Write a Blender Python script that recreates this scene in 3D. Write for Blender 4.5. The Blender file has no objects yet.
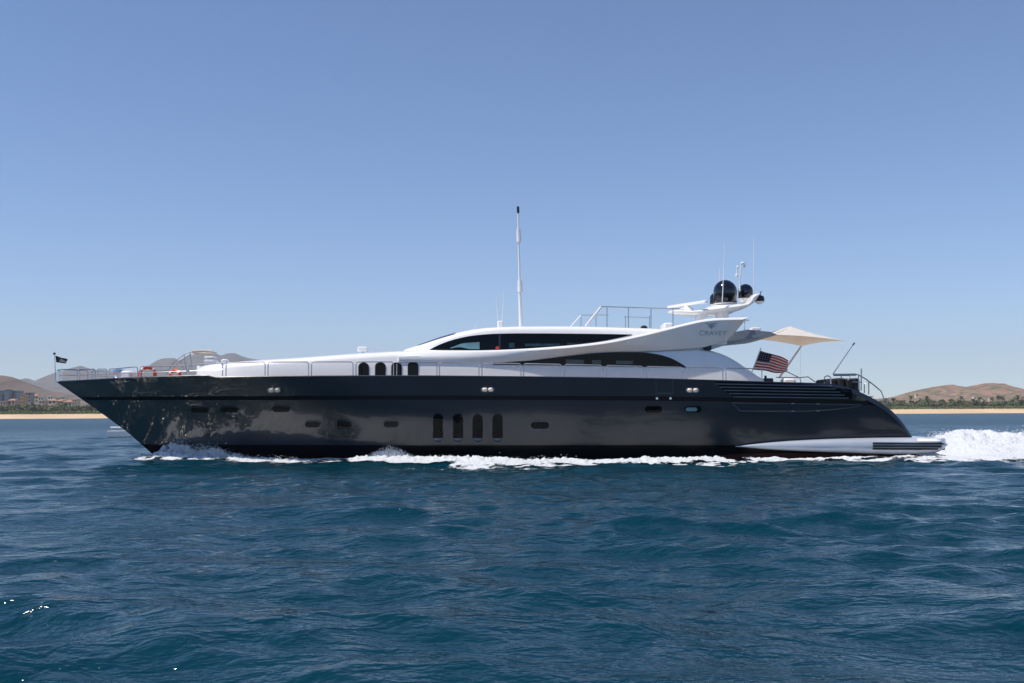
import bpy, bmesh, math, random
import numpy as np
from mathutils import Matrix, Vector, noise as mnoise

S = bpy.context.scene
COL = S.collection
R = math.radians
random.seed(7); rng = np.random.default_rng(11)

# ------------------------------------------------------------------ camera
F = 1024.0                                   # focal length in pixels (36 mm lens on a 36 mm sensor)
CAM = Vector((0.0, -40.0, 1.85))
PITCH = math.atan(72.6 / F); ROLL = R(-0.33)
cam_d = bpy.data.cameras.new("camera"); cam_d.lens = 36.0; cam_d.sensor_width = 36.0
cam_d.clip_start = 0.1; cam_d.clip_end = 60000
cam = bpy.data.objects.new("camera", cam_d); COL.objects.link(cam)
MC = Matrix.Rotation(R(90) + PITCH, 4, 'X') @ Matrix.Rotation(ROLL, 4, 'Z')
cam.matrix_world = Matrix.Translation(CAM) @ MC
S.camera = cam

# ------------------------------------------------------------------ sky, sun, exposure
SUN = Vector((-0.47, -0.18, 0.87)).normalized()
w = bpy.data.worlds.new("World"); S.world = w; w.use_nodes = True
nt = w.node_tree; nt.nodes.clear()
wo = nt.nodes.new("ShaderNodeOutputWorld"); bg = nt.nodes.new("ShaderNodeBackground")
sky = nt.nodes.new("ShaderNodeTexSky"); sky.sky_type = 'NISHITA'; sky.sun_disc = False
sky.sun_elevation = math.asin(SUN.z); sky.sun_rotation = math.atan2(SUN.x, SUN.y)
sky.altitude = 0; sky.air_density = 0.8; sky.dust_density = 0.0; sky.ozone_density = 7.5
bg.inputs["Strength"].default_value = 0.143
nt.links.new(sky.outputs[0], bg.inputs[0]); nt.links.new(bg.outputs[0], wo.inputs[0])
sd = bpy.data.lights.new("sun", 'SUN'); sd.energy = 5.0; sd.angle = R(0.55); sd.color = (1.0, 0.93, 0.83)
so = bpy.data.objects.new("sun", sd); COL.objects.link(so)
so.rotation_euler = SUN.to_track_quat('Z', 'Y').to_euler()
S.view_settings.view_transform = 'Standard'; S.view_settings.look = 'None'
S.view_settings.exposure = 0.03; S.view_settings.gamma = 1.0
S.render.engine = 'CYCLES'
S.cycles.use_denoising = True
S.cycles.max_bounces = 8; S.cycles.volume_bounces = 0; S.cycles.transparent_max_bounces = 16
S.cycles.sample_clamp_indirect = 12.0
S.cycles.caustics_reflective = True; S.cycles.blur_glossy = 0.0

# ------------------------------------------------------------------ measuring helpers
MCI = MC.to_3x3().inverted(); MC3 = MC.to_3x3()
def W(px, py, Y):                            # the point at depth Y seen at a given place of the photograph
    d = MC3 @ Vector(((px - 512) / F, -(py - 341.5) / F, -1.0))
    return CAM + d * ((Y - CAM.y) / d.y)
def proj(p):
    c = MCI @ (Vector(p) - CAM)
    return 512 + F * c.x / -c.z, 341.5 - F * c.y / -c.z
def curve(pts):                              # smooth monotone interpolation
    xs = [p[0] for p in pts]; ys = [p[1] for p in pts]; n = len(xs)
    h = [xs[i+1]-xs[i] for i in range(n-1)]; d = [(ys[i+1]-ys[i])/h[i] for i in range(n-1)]
    m = [d[0]] + [0]*(n-2) + [d[-1]]
    for i in range(1, n-1):
        if d[i-1]*d[i] > 0:
            w1 = 2*h[i]+h[i-1]; w2 = h[i]+2*h[i-1]
            m[i] = (w1+w2)/(w1/d[i-1]+w2/d[i])
    def f(x):
        if x <= xs[0]: return ys[0]
        if x >= xs[-1]: return ys[-1]
        lo = 0
        for i in range(n-1):
            if x <= xs[i+1]: lo = i; break
        t = (x-xs[lo])/h[lo]
        return ((1+2*t)*(1-t)**2*ys[lo] + t*(1-t)**2*h[lo]*m[lo] + t*t*(3-2*t)*ys[lo+1] + t*t*(t-1)*h[lo]*m[lo+1])
    return f
def zprof(f, X, Y):                          # height at (X, Y) of a profile read off the photograph
    z = 3.0
    for _ in range(4):
        px, _py = proj((X, Y, z)); z = W(px, f(px), Y).z
    return z

# ------------------------------------------------------------------ mesh helpers
class MB:
    def __init__(self): self.v = []; self.f = []; self.mi = []
    def add(self, vs, fs, mi=0):
        o = len(self.v); self.v += [tuple(a) for a in vs]
        self.f += [tuple(i+o for i in q) for q in fs]; self.mi += [mi]*len(fs)
    def grid(self, rows, mi=0, closed=False):     # rows: list of equal-length point lists
        n = len(rows[0]); vs = [p for r in rows for p in r]; fs = []
        for i in range(len(rows)-1):
            for j in range(n if closed else n-1):
                k = (j+1) % n
                fs.append((i*n+j, i*n+k, (i+1)*n+k, (i+1)*n+j))
        self.add(vs, fs, mi)
    def loft(self, rings, mi=0, caps=True):
        o = len(self.v); self.grid(rings, mi, True); n = len(rings[0])
        if caps:
            e = len(self.v)-n
            self.f += [tuple(o+k for k in reversed(range(n))), tuple(e+k for k in range(n))]; self.mi += [mi, mi]
    def tube(self, pts, r, n=8, mi=0, r2=None):
        pts = [Vector(p) for p in pts]; rings = []
        for i, p in enumerate(pts):
            a = pts[max(0, i-1)]; b = pts[min(len(pts)-1, i+1)]
            t = (b-a).normalized(); u = t.orthogonal().normalized() if abs(t.z) > .95 else t.cross(Vector((0,0,1))).normalized()
            v = t.cross(u); rr = r if r2 is None else r+(r2-r)*i/(len(pts)-1)
            rings.append([p+u*rr*math.cos(2*math.pi*k/n)+v*rr*math.sin(2*math.pi*k/n) for k in range(n)])
        self.loft(rings, mi)
    def box(self, c, s, mi=0, bev=0.0, rz=0.0):
        x, y, z = s[0]/2, s[1]/2, s[2]/2; b = min(bev, x*.9, y*.9, z*.9)
        m = Matrix.Rotation(rz, 3, 'Z'); c = Vector(c)
        def ring(zz, k): return [c+m@Vector((sx*(x-k) , sy*(y-k), zz)) for sx, sy in ((-1,-1),(1,-1),(1,1),(-1,1))]
        if b > 0:
            def ring8(zz, k):
                q = b+k
                return [c+m@Vector(p) for p in ((-x+q,-y+k,zz),(x-q,-y+k,zz),(x-k,-y+q,zz),(x-k,y-q,zz),(x-q,y-k,zz),(-x+q,y-k,zz),(-x+k,y-q,zz),(-x+k,-y+q,zz))]
            self.loft([ring8(-z, b*.6), ring8(-z+b*.6, 0), ring8(z-b*.6, 0), ring8(z, b*.6)], mi)
        else: self.loft([ring(-z, 0), ring(z, 0)], mi)
    def lathe(self, c, prof, n=24, mi=0):
        c = Vector(c)
        rings = [[c+Vector((r*math.cos(2*math.pi*k/n), r*math.sin(2*math.pi*k/n), z)) for k in range(n)] for r, z in prof]
        self.loft(rings, mi)
    def prism(self, poly, dy, mi=0, bev=0.0):     # poly: list of world points in an XZ-ish outline, thickened along +Y
        cx = sum(p[0] for p in poly)/len(poly); cz = sum(p[2] for p in poly)/len(poly)
        def ring(off, k): return [(p[0]+(cx-p[0])*k, p[1]+off, p[2]+(cz-p[2])*k) for p in poly]
        if bev: self.loft([ring(0, bev), ring(dy*.12, 0), ring(dy*.88, 0), ring(dy, bev)], mi)
        else: self.loft([ring(0, 0), ring(dy, 0)], mi)
    def mirror(self, yc):
        n = len(self.v)
        self.v += [(x, 2*yc-y, z) for x, y, z in self.v]
        self.f += [tuple(reversed([i+n for i in q])) for q in self.f]; self.mi += self.mi[:]
    def build(self, name, mats, parent=None, origin=None, smooth=35, fixn=True):
        o0 = Vector((0,0,0))
        if parent is not None:
            q = parent
            while q.parent: q = q.parent
            o0 = Vector(q.location)
        elif origin is not None: o0 = Vector(origin)
        me = bpy.data.meshes.new(name)
        me.from_pydata([tuple(Vector(v)-o0) for v in self.v], [], self.f)
        mats = mats if isinstance(mats, (list, tuple)) else [mats]
        for m in mats: me.materials.append(m)
        if len(mats) > 1: me.polygons.foreach_set('material_index', self.mi)
        if fixn:
            bm = bmesh.new(); bm.from_mesh(me)
            bmesh.ops.remove_doubles(bm, verts=bm.verts, dist=1e-5)
            bmesh.ops.recalc_face_normals(bm, faces=bm.faces); bm.to_mesh(me); bm.free()
        if smooth:
            me.polygons.foreach_set('use_smooth', [True]*len(me.polygons))
            me.set_sharp_from_angle(angle=R(smooth))
        o = bpy.data.objects.new(name, me); COL.objects.link(o)
        if parent is not None: o.parent = parent
        elif origin is not None: o.location = o0
        return o
def tag(o, label, cat, group=None, kind=None):
    o['label'] = label; o['category'] = cat
    if group: o['group'] = group
    if kind: o['kind'] = kind
    return o
def empty(name, loc, label, cat, group=None):
    o = bpy.data.objects.new(name, None); COL.objects.link(o); o.location = loc; o.empty_display_size = .3
    return tag(o, label, cat, group)

# ------------------------------------------------------------------ materials
def mat(name, col, rough=.5, metal=0., coat=0., vary=0., vscale=3., bump=0., bscale=40., ior=1.5, col2=None, spec=None, coat_rough=.0, coat_ior=1.5):
    m = bpy.data.materials.new(name); m.use_nodes = True; t = m.node_tree; p = t.nodes["Principled BSDF"]
    p.inputs["Base Color"].default_value = (*col, 1); p.inputs["Roughness"].default_value = rough
    p.inputs["Metallic"].default_value = metal; p.inputs["Coat Weight"].default_value = coat
    p.inputs["Coat Roughness"].default_value = coat_rough; p.inputs["IOR"].default_value = ior
    p.inputs["Coat IOR"].default_value = coat_ior
    if spec is not None: p.inputs["Specular IOR Level"].default_value = spec
    tc = t.nodes.new("ShaderNodeTexCoord")
    if vary or col2:
        n = t.nodes.new("ShaderNodeTexNoise"); n.inputs["Scale"].default_value = vscale; n.inputs["Detail"].default_value = 5
        t.links.new(tc.outputs["Object"], n.inputs["Vector"])
        r = t.nodes.new("ShaderNodeValToRGB"); r.color_ramp.elements[0].position = .32; r.color_ramp.elements[1].position = .68
        a = [c*(1-vary) for c in col]; b = list(col2) if col2 else [min(1, c*(1+vary)) for c in col]
        r.color_ramp.elements[0].color = (*a, 1); r.color_ramp.elements[1].color = (*b, 1)
        t.links.new(n.outputs["Fac"], r.inputs[0]); t.links.new(r.outputs[0], p.inputs["Base Color"])
    if bump:
        n = t.nodes.new("ShaderNodeTexNoise"); n.inputs["Scale"].default_value = bscale; n.inputs["Detail"].default_value = 3
        t.links.new(tc.outputs["Object"], n.inputs["Vector"])
        b = t.nodes.new("ShaderNodeBump"); b.inputs["Strength"].default_value = bump; b.inputs["Distance"].default_value = .05
        t.links.new(n.outputs["Fac"], b.inputs["Height"]); t.links.new(b.outputs[0], p.inputs["Normal"])
        if coat: t.links.new(b.outputs[0], p.inputs["Coat Normal"])
    return m
M = {}
M['navy'] = mat("navy_hull_paint", (.0062, .0108, .0185), .33, 0, .4, .1, 1.2, bump=.7, bscale=.8, coat_ior=1.5, coat_rough=.12, spec=.55)
M['stripe'] = mat("black_stripe_paint", (.0012, .0015, .002), .35, 0, 0, .1, spec=.2)
M['boot'] = mat("black_boot_top", (.0015, .002, .0035), .3, 0, 0, .1, spec=.12)
M['antifoul'] = mat("red_antifouling", (.045, .006, .006), .6, 0, 0, .3, 3)
M['white'] = mat("white_gelcoat", (.80, .79, .78), .25, 0, .35, .02, 1.5)
M['silver'] = mat("silver_paint", (.44, .48, .55), .3, .15, .4, .03, 2)
M['glass'] = mat("black_tinted_glass", (.002, .003, .004), .02, 0, 0, .1, 2, ior=1.45, spec=.25)
M['teal'] = mat("teal_light_tint", (.10, .20, .23), .05, 0, .3, .15, 3)  # flat colour for teal light showing in the windows
M['teal_dark'] = mat("dim_teal_light_tint", (.012, .028, .034), .05, 0, .3, .3, 3)  # fainter colour for light showing through the dark windows
M['chrome'] = mat("stainless_steel", (.70, .70, .72), .16, 1, 0, .05, 6)
M['chrome_dull'] = mat("brushed_steel", (.42, .43, .46), .3, 1, 0, .08, 6)
M['rail'] = mat("satin_steel_rail", (.50, .50, .51), .25, .85, 0, .05, 6)
M['dome'] = mat("glossy_navy_dome", (.0035, .004, .010), .10, 0, .5, .1, 3)
M['black'] = mat("black_plastic", (.006, .007, .009), .4, 0, 0, .2, 6)
M['arm'] = mat('slate_grey_paint', (.20, .215, .25), .35, .1, .2, .05, 2)
M['slat'] = mat("louvre_slat_paint", (.10, .13, .17), .3, .1, .4, .1, 3)
M['canvas'] = mat("cream_canvas", (.86, .83, .77), .85, 0, 0, .05, 4, bump=.2, bscale=8)
M['teak'] = mat("teak_deck", (.30, .18, .09), .6, 0, 0, .25, 8)
M['cushion'] = mat("dark_cushion", (.004, .006, .011), .75, 0, 0, .3, 5, bump=.4, bscale=20)
M['beige'] = mat("beige_awning_roll", (.50, .46, .40), .8, 0, 0, .1, 8)
M['orange'] = mat("orange_lifebuoy", (.62, .055, .018), .45, 0, 0, .1, 9)
M['emblem'] = mat("grey_lettering", (.33, .37, .45), .35, .1, 0, .1, 9)
M['lamp'] = mat("red_light_lens", (.55, .03, .02), .2, 0, .4, .1, 9)
M['line'] = mat("groove_line", (.055, .080, .105), .3, .2, .3, .1, 3)
t = M['navy'].node_tree; p = t.nodes["Principled BSDF"]     # the bow is wet with spray and so glossier than the satin sides
tc = t.nodes.new("ShaderNodeTexCoord"); sx = t.nodes.new("ShaderNodeSeparateXYZ"); t.links.new(tc.outputs["Object"], sx.inputs[0])
for inp, a_, b_ in (("Coat Roughness", .0, .07), ("Coat Weight", 1.0, .3), ("Coat IOR", 1.75, 1.5)):
    mr = t.nodes.new("ShaderNodeMapRange"); mr.inputs["From Min"].default_value = -14; mr.inputs["From Max"].default_value = -3
    mr.inputs["To Min"].default_value = a_; mr.inputs["To Max"].default_value = b_
    t.links.new(sx.outputs[0], mr.inputs["Value"]); t.links.new(mr.outputs[0], p.inputs[inp])
for k in ('canvas',):                       # thin cloth lets some sun through
    t = M[k].node_tree; p = t.nodes["Principled BSDF"]; out = t.nodes["Material Output"]
    tr = t.nodes.new("ShaderNodeBsdfTranslucent"); tr.inputs[0].default_value = (.74, .56, .38, 1)
    mx = t.nodes.new("ShaderNodeMixShader"); mx.inputs[0].default_value = .35
    t.links.new(p.outputs[0], mx.inputs[1]); t.links.new(tr.outputs[0], mx.inputs[2]); t.links.new(mx.outputs[0], out.inputs[0])

# ------------------------------------------------------------------ sea
WAVES = []
_wr = random.Random(5)
for i in range(80):
    lam = .38 * (16.0/.38) ** (i/79) * _wr.uniform(.92, 1.08)
    ang = R(-100) + _wr.gauss(0, .62 if lam < 4 else .42)  # travelling mostly toward the camera
    k = 2*math.pi/lam
    slope = .042 if lam < .8 else .052 if lam < 2.2 else (.026 if lam < 4 else .0075)
    WAVES.append((lam, k*math.cos(ang), k*math.sin(ang), slope/k, _wr.uniform(0, 6.28), math.cos(ang), math.sin(ang)))
def sea(x, y, sp=None, chop=.75):
    h = np.zeros_like(x); dx = np.zeros_like(x); dy = np.zeros_like(x)
    gust = .75 + .35*np.sin(x*.21+.6*np.sin(y*.17))*np.sin(y*.27+1.3+.5*np.sin(x*.11))
    for lam, kx, ky, a, ph, cx, cy in WAVES:
        wgt = 1.0 if sp is None else np.clip((lam/sp-2.2)/2.0, 0, 1)
        g = gust if lam < 3 else 1.0
        th = kx*x + ky*y + ph; A = a*wgt*g
        h += A*np.sin(th); q = chop*A*np.cos(th); dx += q*cx; dy += q*cy
    return h, dx, dy
def sea1(x, y): return float(sea(np.array([x]), np.array([y]))[0][0])
def axis_grow(start, step, grow, end):
    out = [start]; s = step
    while out[-1] < end: out.append(out[-1]+s); s *= grow
    return out
def make_sea():
    xp = [i*.085 for i in range(0, 300)]; xp += axis_grow(xp[-1]+.09, .09, 1.05, 14000)
    xs = np.array([-a for a in reversed(xp[1:])] + xp)
    d = [2.2]
    while d[-1] < 1035:
        q = d[-1]; d.append(q + (max(.03, .0062*q) if q < 140 else .0062*140*1.0*(q/140)**1.6))
    back = [-11800, -6000, -3000, -1400, -560, -300, -150, -70, -30, -12, -5, -2, -.5, .6, 1.4]
    ys = np.array(back + d) - 40.0
    X, Y = np.meshgrid(xs, ys); shp = X.shape
    spx = np.gradient(xs)[None, :].repeat(len(ys), 0); spy = np.gradient(ys)[:, None].repeat(len(xs), 1)
    sp = np.maximum(spx, spy*.75)
    h, dx, dy = sea(X.ravel(), Y.ravel(), sp.ravel())
    fade = np.clip((Y.ravel()+90)/60, 0, 1)
    h *= fade
    co = np.stack([X.ravel()+dx*fade, Y.ravel()+dy*fade, h], 1).astype(np.float32)
    ny, nx = shp
    i = np.arange(ny-1)[:, None]*nx + np.arange(nx-1)[None, :]
    q = np.stack([i, i+1, i+nx+1, i+nx], -1).reshape(-1, 4)
    me = bpy.data.meshes.new("sea")
    me.vertices.add(len(co)); me.vertices.foreach_set('co', co.ravel())
    me.loops.add(q.size); me.loops.foreach_set('vertex_index', q.ravel().astype(np.int32))
    me.polygons.add(len(q)); me.polygons.foreach_set('loop_start', np.arange(0, q.size, 4, dtype=np.int32))
    me.polygons.foreach_set('use_smooth', np.ones(len(q), bool))
    me.update(calc_edges=True)
    o = bpy.data.objects.new("sea", me); COL.objects.link(o)
    m = bpy.data.materials.new("sea_water"); m.use_nodes = True; t = m.node_tree; p = t.nodes["Principled BSDF"]
    p.inputs["Base Color"].default_value = (.0003, .0285, .0465, 1)
    p.inputs["Roughness"].default_value = .07; p.inputs["IOR"].default_value = 1.333
    g = t.nodes.new("ShaderNodeNewGeometry")
    prev = None
    for sc, dist, strg, det, st in ((.8, .24, .7, 4, (1, 1.7, 1)), (3.0, .075, .7, 3, (1, 1.8, 1)), (11, .014, .35, 2, (1, 1.6, 1))):
        mp = t.nodes.new("ShaderNodeMapping"); mp.inputs["Scale"].default_value = st
        mp.inputs["Rotation"].default_value = (0, 0, R(12))
        n = t.nodes.new("ShaderNodeTexNoise"); n.inputs["Scale"].default_value = sc; n.inputs["Detail"].default_value = det
        n.inputs["Roughness"].default_value = .55; n.inputs["Distortion"].default_value = .4
        b = t.nodes.new("ShaderNodeBump"); b.inputs["Strength"].default_value = strg; b.inputs["Distance"].default_value = dist
        t.links.new(g.outputs["Position"], mp.inputs[0]); t.links.new(mp.outputs[0], n.inputs["Vector"])
        t.links.new(n.outputs["Fac"], b.inputs["Height"])
        if prev: t.links.new(prev.outputs[0], b.inputs["Normal"])
        prev = b
    t.links.new(prev.outputs[0], p.inputs["Normal"])
    sx = t.nodes.new("ShaderNodeSeparateXYZ"); t.links.new(g.outputs["Position"], sx.inputs[0])
    ab = t.nodes.new("ShaderNodeVectorMath"); ab.operation = 'DISTANCE'; ab.inputs[1].default_value = (0, -20, 0); t.links.new(g.outputs["Position"], ab.inputs[0])
    mr = t.nodes.new("ShaderNodeMapRange"); mr.inputs["From Min"].default_value = 22; mr.inputs["From Max"].default_value = 160
    mr.inputs["To Min"].default_value = .115; mr.inputs["To Max"].default_value = .31     # far ripples are finer than the mesh
    t.links.new(ab.outputs["Value"], mr.inputs["Value"]); t.links.new(mr.outputs[0], p.inputs["Roughness"])
    me.materials.append(m)
    return tag(o, "deep teal blue sea with short wind ripples", "sea", kind='structure')
make_sea()

# ------------------------------------------------------------------ far shore: ground, beach, hills
SHORE = 960.0
def fb(x, y, z=0.0, o=5): return mnoise.fractal(Vector((x, y, z)), 1.0, 2.1, o)
def heightfield(name, xs, ys, fn, m, label, cat):
    b = MB(); b.grid([[(x, y, fn(x, y)) for x in xs] for y in ys])
    o = b.build(name, m, smooth=180, fixn=False); return tag(o, label, cat, kind='structure')
sand = mat("beach_sand", (.62, .45, .27), .9, 0, 0, .10, .02)
ground_m = mat("dry_ground", (.20, .15, .09), .95, 0, 0, .2, .02, col2=(.10, .12, .05))
xs = list(range(-1500, 1501, 25))
def beach_z(x, y):
    t = (y-SHORE)/62.0
    return -1.2 + 6.3*min(1, max(0, t))**.8 + .25*fb(x*.02, y*.05)*t
heightfield("beach", xs, [SHORE-14+i*6 for i in range(15)], beach_z, sand, "long pale sand beach along the far shore", "beach")
heightfield("ground", [-13500, -9000, -5000, -3000]+list(range(-1500, 1501, 100))+[3000, 5000, 9000, 13500], [SHORE+58, SHORE+120, SHORE+300, 2000, 4000, 8000, 11500],
            lambda x, y: 4.6 + (.008*(y-SHORE-58)*.5 if y < 4000 else 12), ground_m, "flat dry coastal land behind the beach", "ground")
def hill_mat(name, c1, c2, c3, sc):
    m = mat(name, c1, .95, 0, 0, .2, sc, col2=c2); t = m.node_tree; p = t.nodes["Principled BSDF"]
    src = p.inputs["Base Color"].links[0].from_socket
    tc = t.nodes.new("ShaderNodeTexCoord"); n = t.nodes.new("ShaderNodeTexNoise"); n.inputs["Scale"].default_value = sc*14; n.inputs["Detail"].default_value = 9; n.inputs["Roughness"].default_value = .7
    t.links.new(tc.outputs["Object"], n.inputs["Vector"])
    r = t.nodes.new("ShaderNodeValToRGB"); r.color_ramp.elements[0].position = .44; r.color_ramp.elements[1].position = .56
    t.links.new(n.outputs["Fac"], r.inputs[0])
    mx = t.nodes.new("ShaderNodeMix"); mx.data_type = 'RGBA'; mx.inputs["B"].default_value = (*c3, 1)
    t.links.new(r.outputs[0], mx.inputs["Factor"]); t.links.new(src, mx.inputs["A"]); t.links.new(mx.outputs["Result"], p.inputs["Base Color"])
    return m
def hill(name, prof, Y, depth, m, label, step, rough, px0, px1):
    f = curve(prof)
    b = MB(); rows = []
    vs = [-1, -.9, -.8, -.71, -.62, -.54, -.46, -.39, -.32, -.26, -.2, -.15, -.1, -.06, -.03, 0, .06, .2, .5, 1]; step = step/2
    for v in vs:
        row = []
        px = px0
        while px <= px1:
            top = W(px, f(px), Y); base = 4.0
            hgt = max(0.5, top.z-base)
            y = Y + v*depth; k = (1-abs(v))**1.15
            x = top.x * (1 + 0.10*v*0) 
            nz = fb(x*rough, y*rough*1.0, 3.1)*.30*hgt*abs(v)*(1-abs(v))*3.0
            ridge = (abs(fb(x*rough*2.3, y*rough*.5, 9.0, 4)))*-.22*hgt*(1-abs(v))*min(1, abs(v)*5)
            fine = fb(x*rough*9, y*rough*4, 5.0, 4)*.07*hgt*(1-abs(v))*min(1, abs(v)*9)
            row.append((x, y, base-2 + (hgt+2)*k + nz + ridge + fine)); px += step
        rows.append(row)
    b.grid(rows)
    o = b.build(name, m, smooth=180, fixn=False); return tag(o, label, "hill", kind='structure')
brown_l = hill_mat("brown_hillside", (.125, .080, .065), (.19, .125, .10), (.10, .085, .05), .0016)
brown_r = hill_mat("russet_hillside", (.24, .13, .085), (.31, .18, .12), (.10, .095, .045), .0022)
purple = hill_mat("far_mountain_rock", (.095, .075, .075), (.145, .11, .10), (.06, .055, .05), .0006)
hill("hill", [(-160,386),(-90,378),(-40,374.5),(0,375.3),(12,377),(25,383.5),(40,388.5),(60,392.3),(80,396.0),(110,400.5),(150,405)], 2500, 700, brown_l, "brown dry hill behind the town at the left edge", 4, .004, -160, 150)
hill("mountain", [(-60,392),(18,380),(26,378.3),(36,380.5),(45,377.5),(60,371.5),(72,368.3),(80,365.8),(88,368.0),(100,371),(115,372.5),(130,373),(148,367),(158,360),(165,358.2),(174,358),(181,361.5),(190,357),(199,351.8),(208,350.2),(215,352.6),(221,355.5),(228,353.4),(234,353.2),(242,356.2),(252,358.8),(300,364),(400,374),(520,380),(640,390),(760,396),(880,399),(960,403)], 8200, 2300, purple, "hazy purple mountain range far behind the bow", 5, .0012, -60, 960)
hill("hill", [(820,404),(860,400),(890,397.5),(905,393.3),(915,390.7),(925,388.5),(940,385.8),(952,384.6),(963,387.0),(975,385.2),(985,383.4),(994,383.0),(1006,385.4),(1024,389.6),(1060,394),(1130,400)], 2600, 600, brown_r, "russet dry hills behind the trees on the right", 4, .004, 820, 1130)

# ------------------------------------------------------------------ vegetation on the far shore
leafm = [mat("leaf_dark", (.065, .095, .025), .7, 0, 0, .3, .4, col2=(.11, .13, .04)),
         mat("leaf_mid", (.08, .092, .03), .7, 0, 0, .3, .4, col2=(.12, .12, .05)),
         mat("leaf_grey", (.075, .075, .045), .7, 0, 0, .3, .4, col2=(.11, .10, .06)),
         mat("leaf_bright", (.075, .105, .022), .7, 0, 0, .25, .1, col2=(.11, .14, .035))]
bark = mat("tree_bark", (.12, .09, .06), .9, 0, 0, .2, 2)
def leaf_quads(b, cx, cy, cz, rx, ry, rz, n, s, rnd):
    for _ in range(n):
        while True:
            p = Vector((rnd.uniform(-1, 1), rnd.uniform(-1, 1), rnd.uniform(-1, 1)))
            if .2 < p.length < 1: break
        c = Vector((cx+p.x*rx, cy+p.y*ry, cz+p.z*rz))
        u = Vector((rnd.gauss(0,1), rnd.gauss(0,1), rnd.gauss(0,1))).normalized(); v = u.orthogonal().normalized()
        k = s*rnd.uniform(.6, 1.4)
        b.add([c-u*k, c+v*k*.6, c+u*k, c-v*k*.6], [(0,1,2,3)])
def tree_meshes(seed, kind):
    rnd = random.Random(seed); tr = MB(); cr = MB()
    if kind == 'palm':
        H = 8.5; tr.tube([(0,0,-1),(.1,0,H*.5),(.35,.1,H)], .22, 6, r2=.14)
        for k in range(22):
            a = rnd.uniform(0, 6.28); el = rnd.uniform(-.7, 1.2); L = rnd.uniform(2.0, 2.9); pts = []
            for q in range(5):
                u = q/4; r = L*u*math.cos(el*(1-u*.6)); z = H + L*(math.sin(el)*u - .55*u*u)
                pts.append((.35+r*math.cos(a), .1+r*math.sin(a), z))
            px, py = -math.sin(a), math.cos(a)
            wd = [.12, .4, .5, .38, .05]
            cr.grid([[(p[0]-px*wd[i], p[1]-py*wd[i], p[2]-.15) for i, p in enumerate(pts)], pts, [(p[0]+px*wd[i], p[1]+py*wd[i], p[2]-.15) for i, p in enumerate(pts)]])
    else:
        H = rnd.uniform(6, 9)
        tr.tube([(0,0,-1),(.2,0,H*.3),(.1,.2,H*.6)], .3, 6, r2=.15)
        for k in range(5):
            a = k*1.26+rnd.random(); tr.tube([(.1,.1,H*.32),(math.cos(a)*1.3,math.sin(a)*1.3,H*.58)], .12, 5, r2=.05)
        for k in range(rnd.randint(7, 10)):
            a = rnd.uniform(0, 6.28); d = rnd.uniform(.2, 2.6); z = rnd.uniform(H*.3, H*.88)
            r = rnd.uniform(1.0, 1.9)
            leaf_quads(cr, math.cos(a)*d, math.sin(a)*d, z, r, r, r*.75, 42, .42, rnd)
    return tr, cr
protos = []
for i in range(7):
    kind = 'palm' if i in (2, 5) else 'bush'
    tr, cr = tree_meshes(40+i, kind)
    protos.append((kind, tr, cr))
proto_me = {}
def place_tree(i, x, y, z, s, rz, lm, label, group):
    kind, tr, cr = protos[i]; nm = 'palm_tree' if kind == 'palm' else 'tree'
    e = empty(nm, (x, y, z), label, "palm tree" if kind == 'palm' else "tree", group)
    e.scale = (s*1.1, s*1.1, s); e.rotation_euler.z = rz
    for nm2, mbx, mm in (('trunk', tr, bark), ('crown', cr, leafm[lm])):
        key = (i, nm2, lm)
        if key not in proto_me:
            tmp = mbx.build(nm2, mm, smooth=0, fixn=False); proto_me[key] = tmp.data; bpy.data.objects.remove(tmp)
        o = bpy.data.objects.new(nm2, proto_me[key]); COL.objects.link(o); o.parent = e
rt = random.Random(3)
for k in range(74):
    px = 872 + k*2.35 + rt.uniform(-1, 1); Y = rt.uniform(1030, 1075)
    p = W(px, 408, Y); i = rt.choice([0,1,2,3,4,5,6,2])
    gnd = 4.9
    pal = protos[i][0] == 'palm'
    place_tree(i, p.x, Y, gnd, rt.uniform(1.0, 1.55), rt.uniform(0, 6.28), rt.choice([0, 0, 1, 1, 2]),
               "feathery palm in the tree belt behind the right hand beach" if pal else "bushy green tree in the belt behind the right hand beach",
               "palms behind the right hand beach" if pal else "bushy trees behind the right hand beach")
for k in range(56):
    px = -12 + k*2.2 + rt.uniform(-1, 1); Y = rt.uniform(1035, 1085)
    p = W(px, 410, Y); i = rt.choice([0,1,3,4,6,2])
    pal = protos[i][0] == 'palm'
    place_tree(i, p.x, Y, 4.9, rt.uniform(.7, 1.35), rt.uniform(0, 6.28), rt.choice([0, 0, 1, 2]),
               "small palm among the trees between beach and town at left" if pal else "dark bushy tree between the left hand beach and the town",
               "palms below the town" if pal else "trees below the town")
def scrub(name, x0, x1, y0, y1, zt, n, m, label, seed, s=.5):
    rnd = random.Random(seed); b = MB()
    for _ in range(n):
        x = rnd.uniform(x0, x1); y = rnd.uniform(y0, y1); h = zt*(.55+.6*abs(fb(x*.03, y*.03, seed))) * rnd.random()**.7
        c = Vector((x, y, 4.7+h)); u = Vector((rnd.gauss(0,1), rnd.gauss(0,1), rnd.gauss(0,1))).normalized(); v = u.orthogonal().normalized(); k = s*rnd.uniform(.6, 1.6)
        b.add([c-u*k, c+v*k*.7, c+u*k, c-v*k*.7], [(0,1,2,3)])
    o = b.build(name, m, smooth=0, fixn=False); return tag(o, label, "scrub", kind='stuff')
scrub("scrub", 320, 620, 1012, 1030, 3.0, 16000, leafm[3], "bright green low scrub at the back of the right hand beach", 1)
scrub("scrub", -560, -330, 1012, 1034, 3.6, 15000, leafm[3], "low green scrub at the back of the left hand beach", 2)
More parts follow.
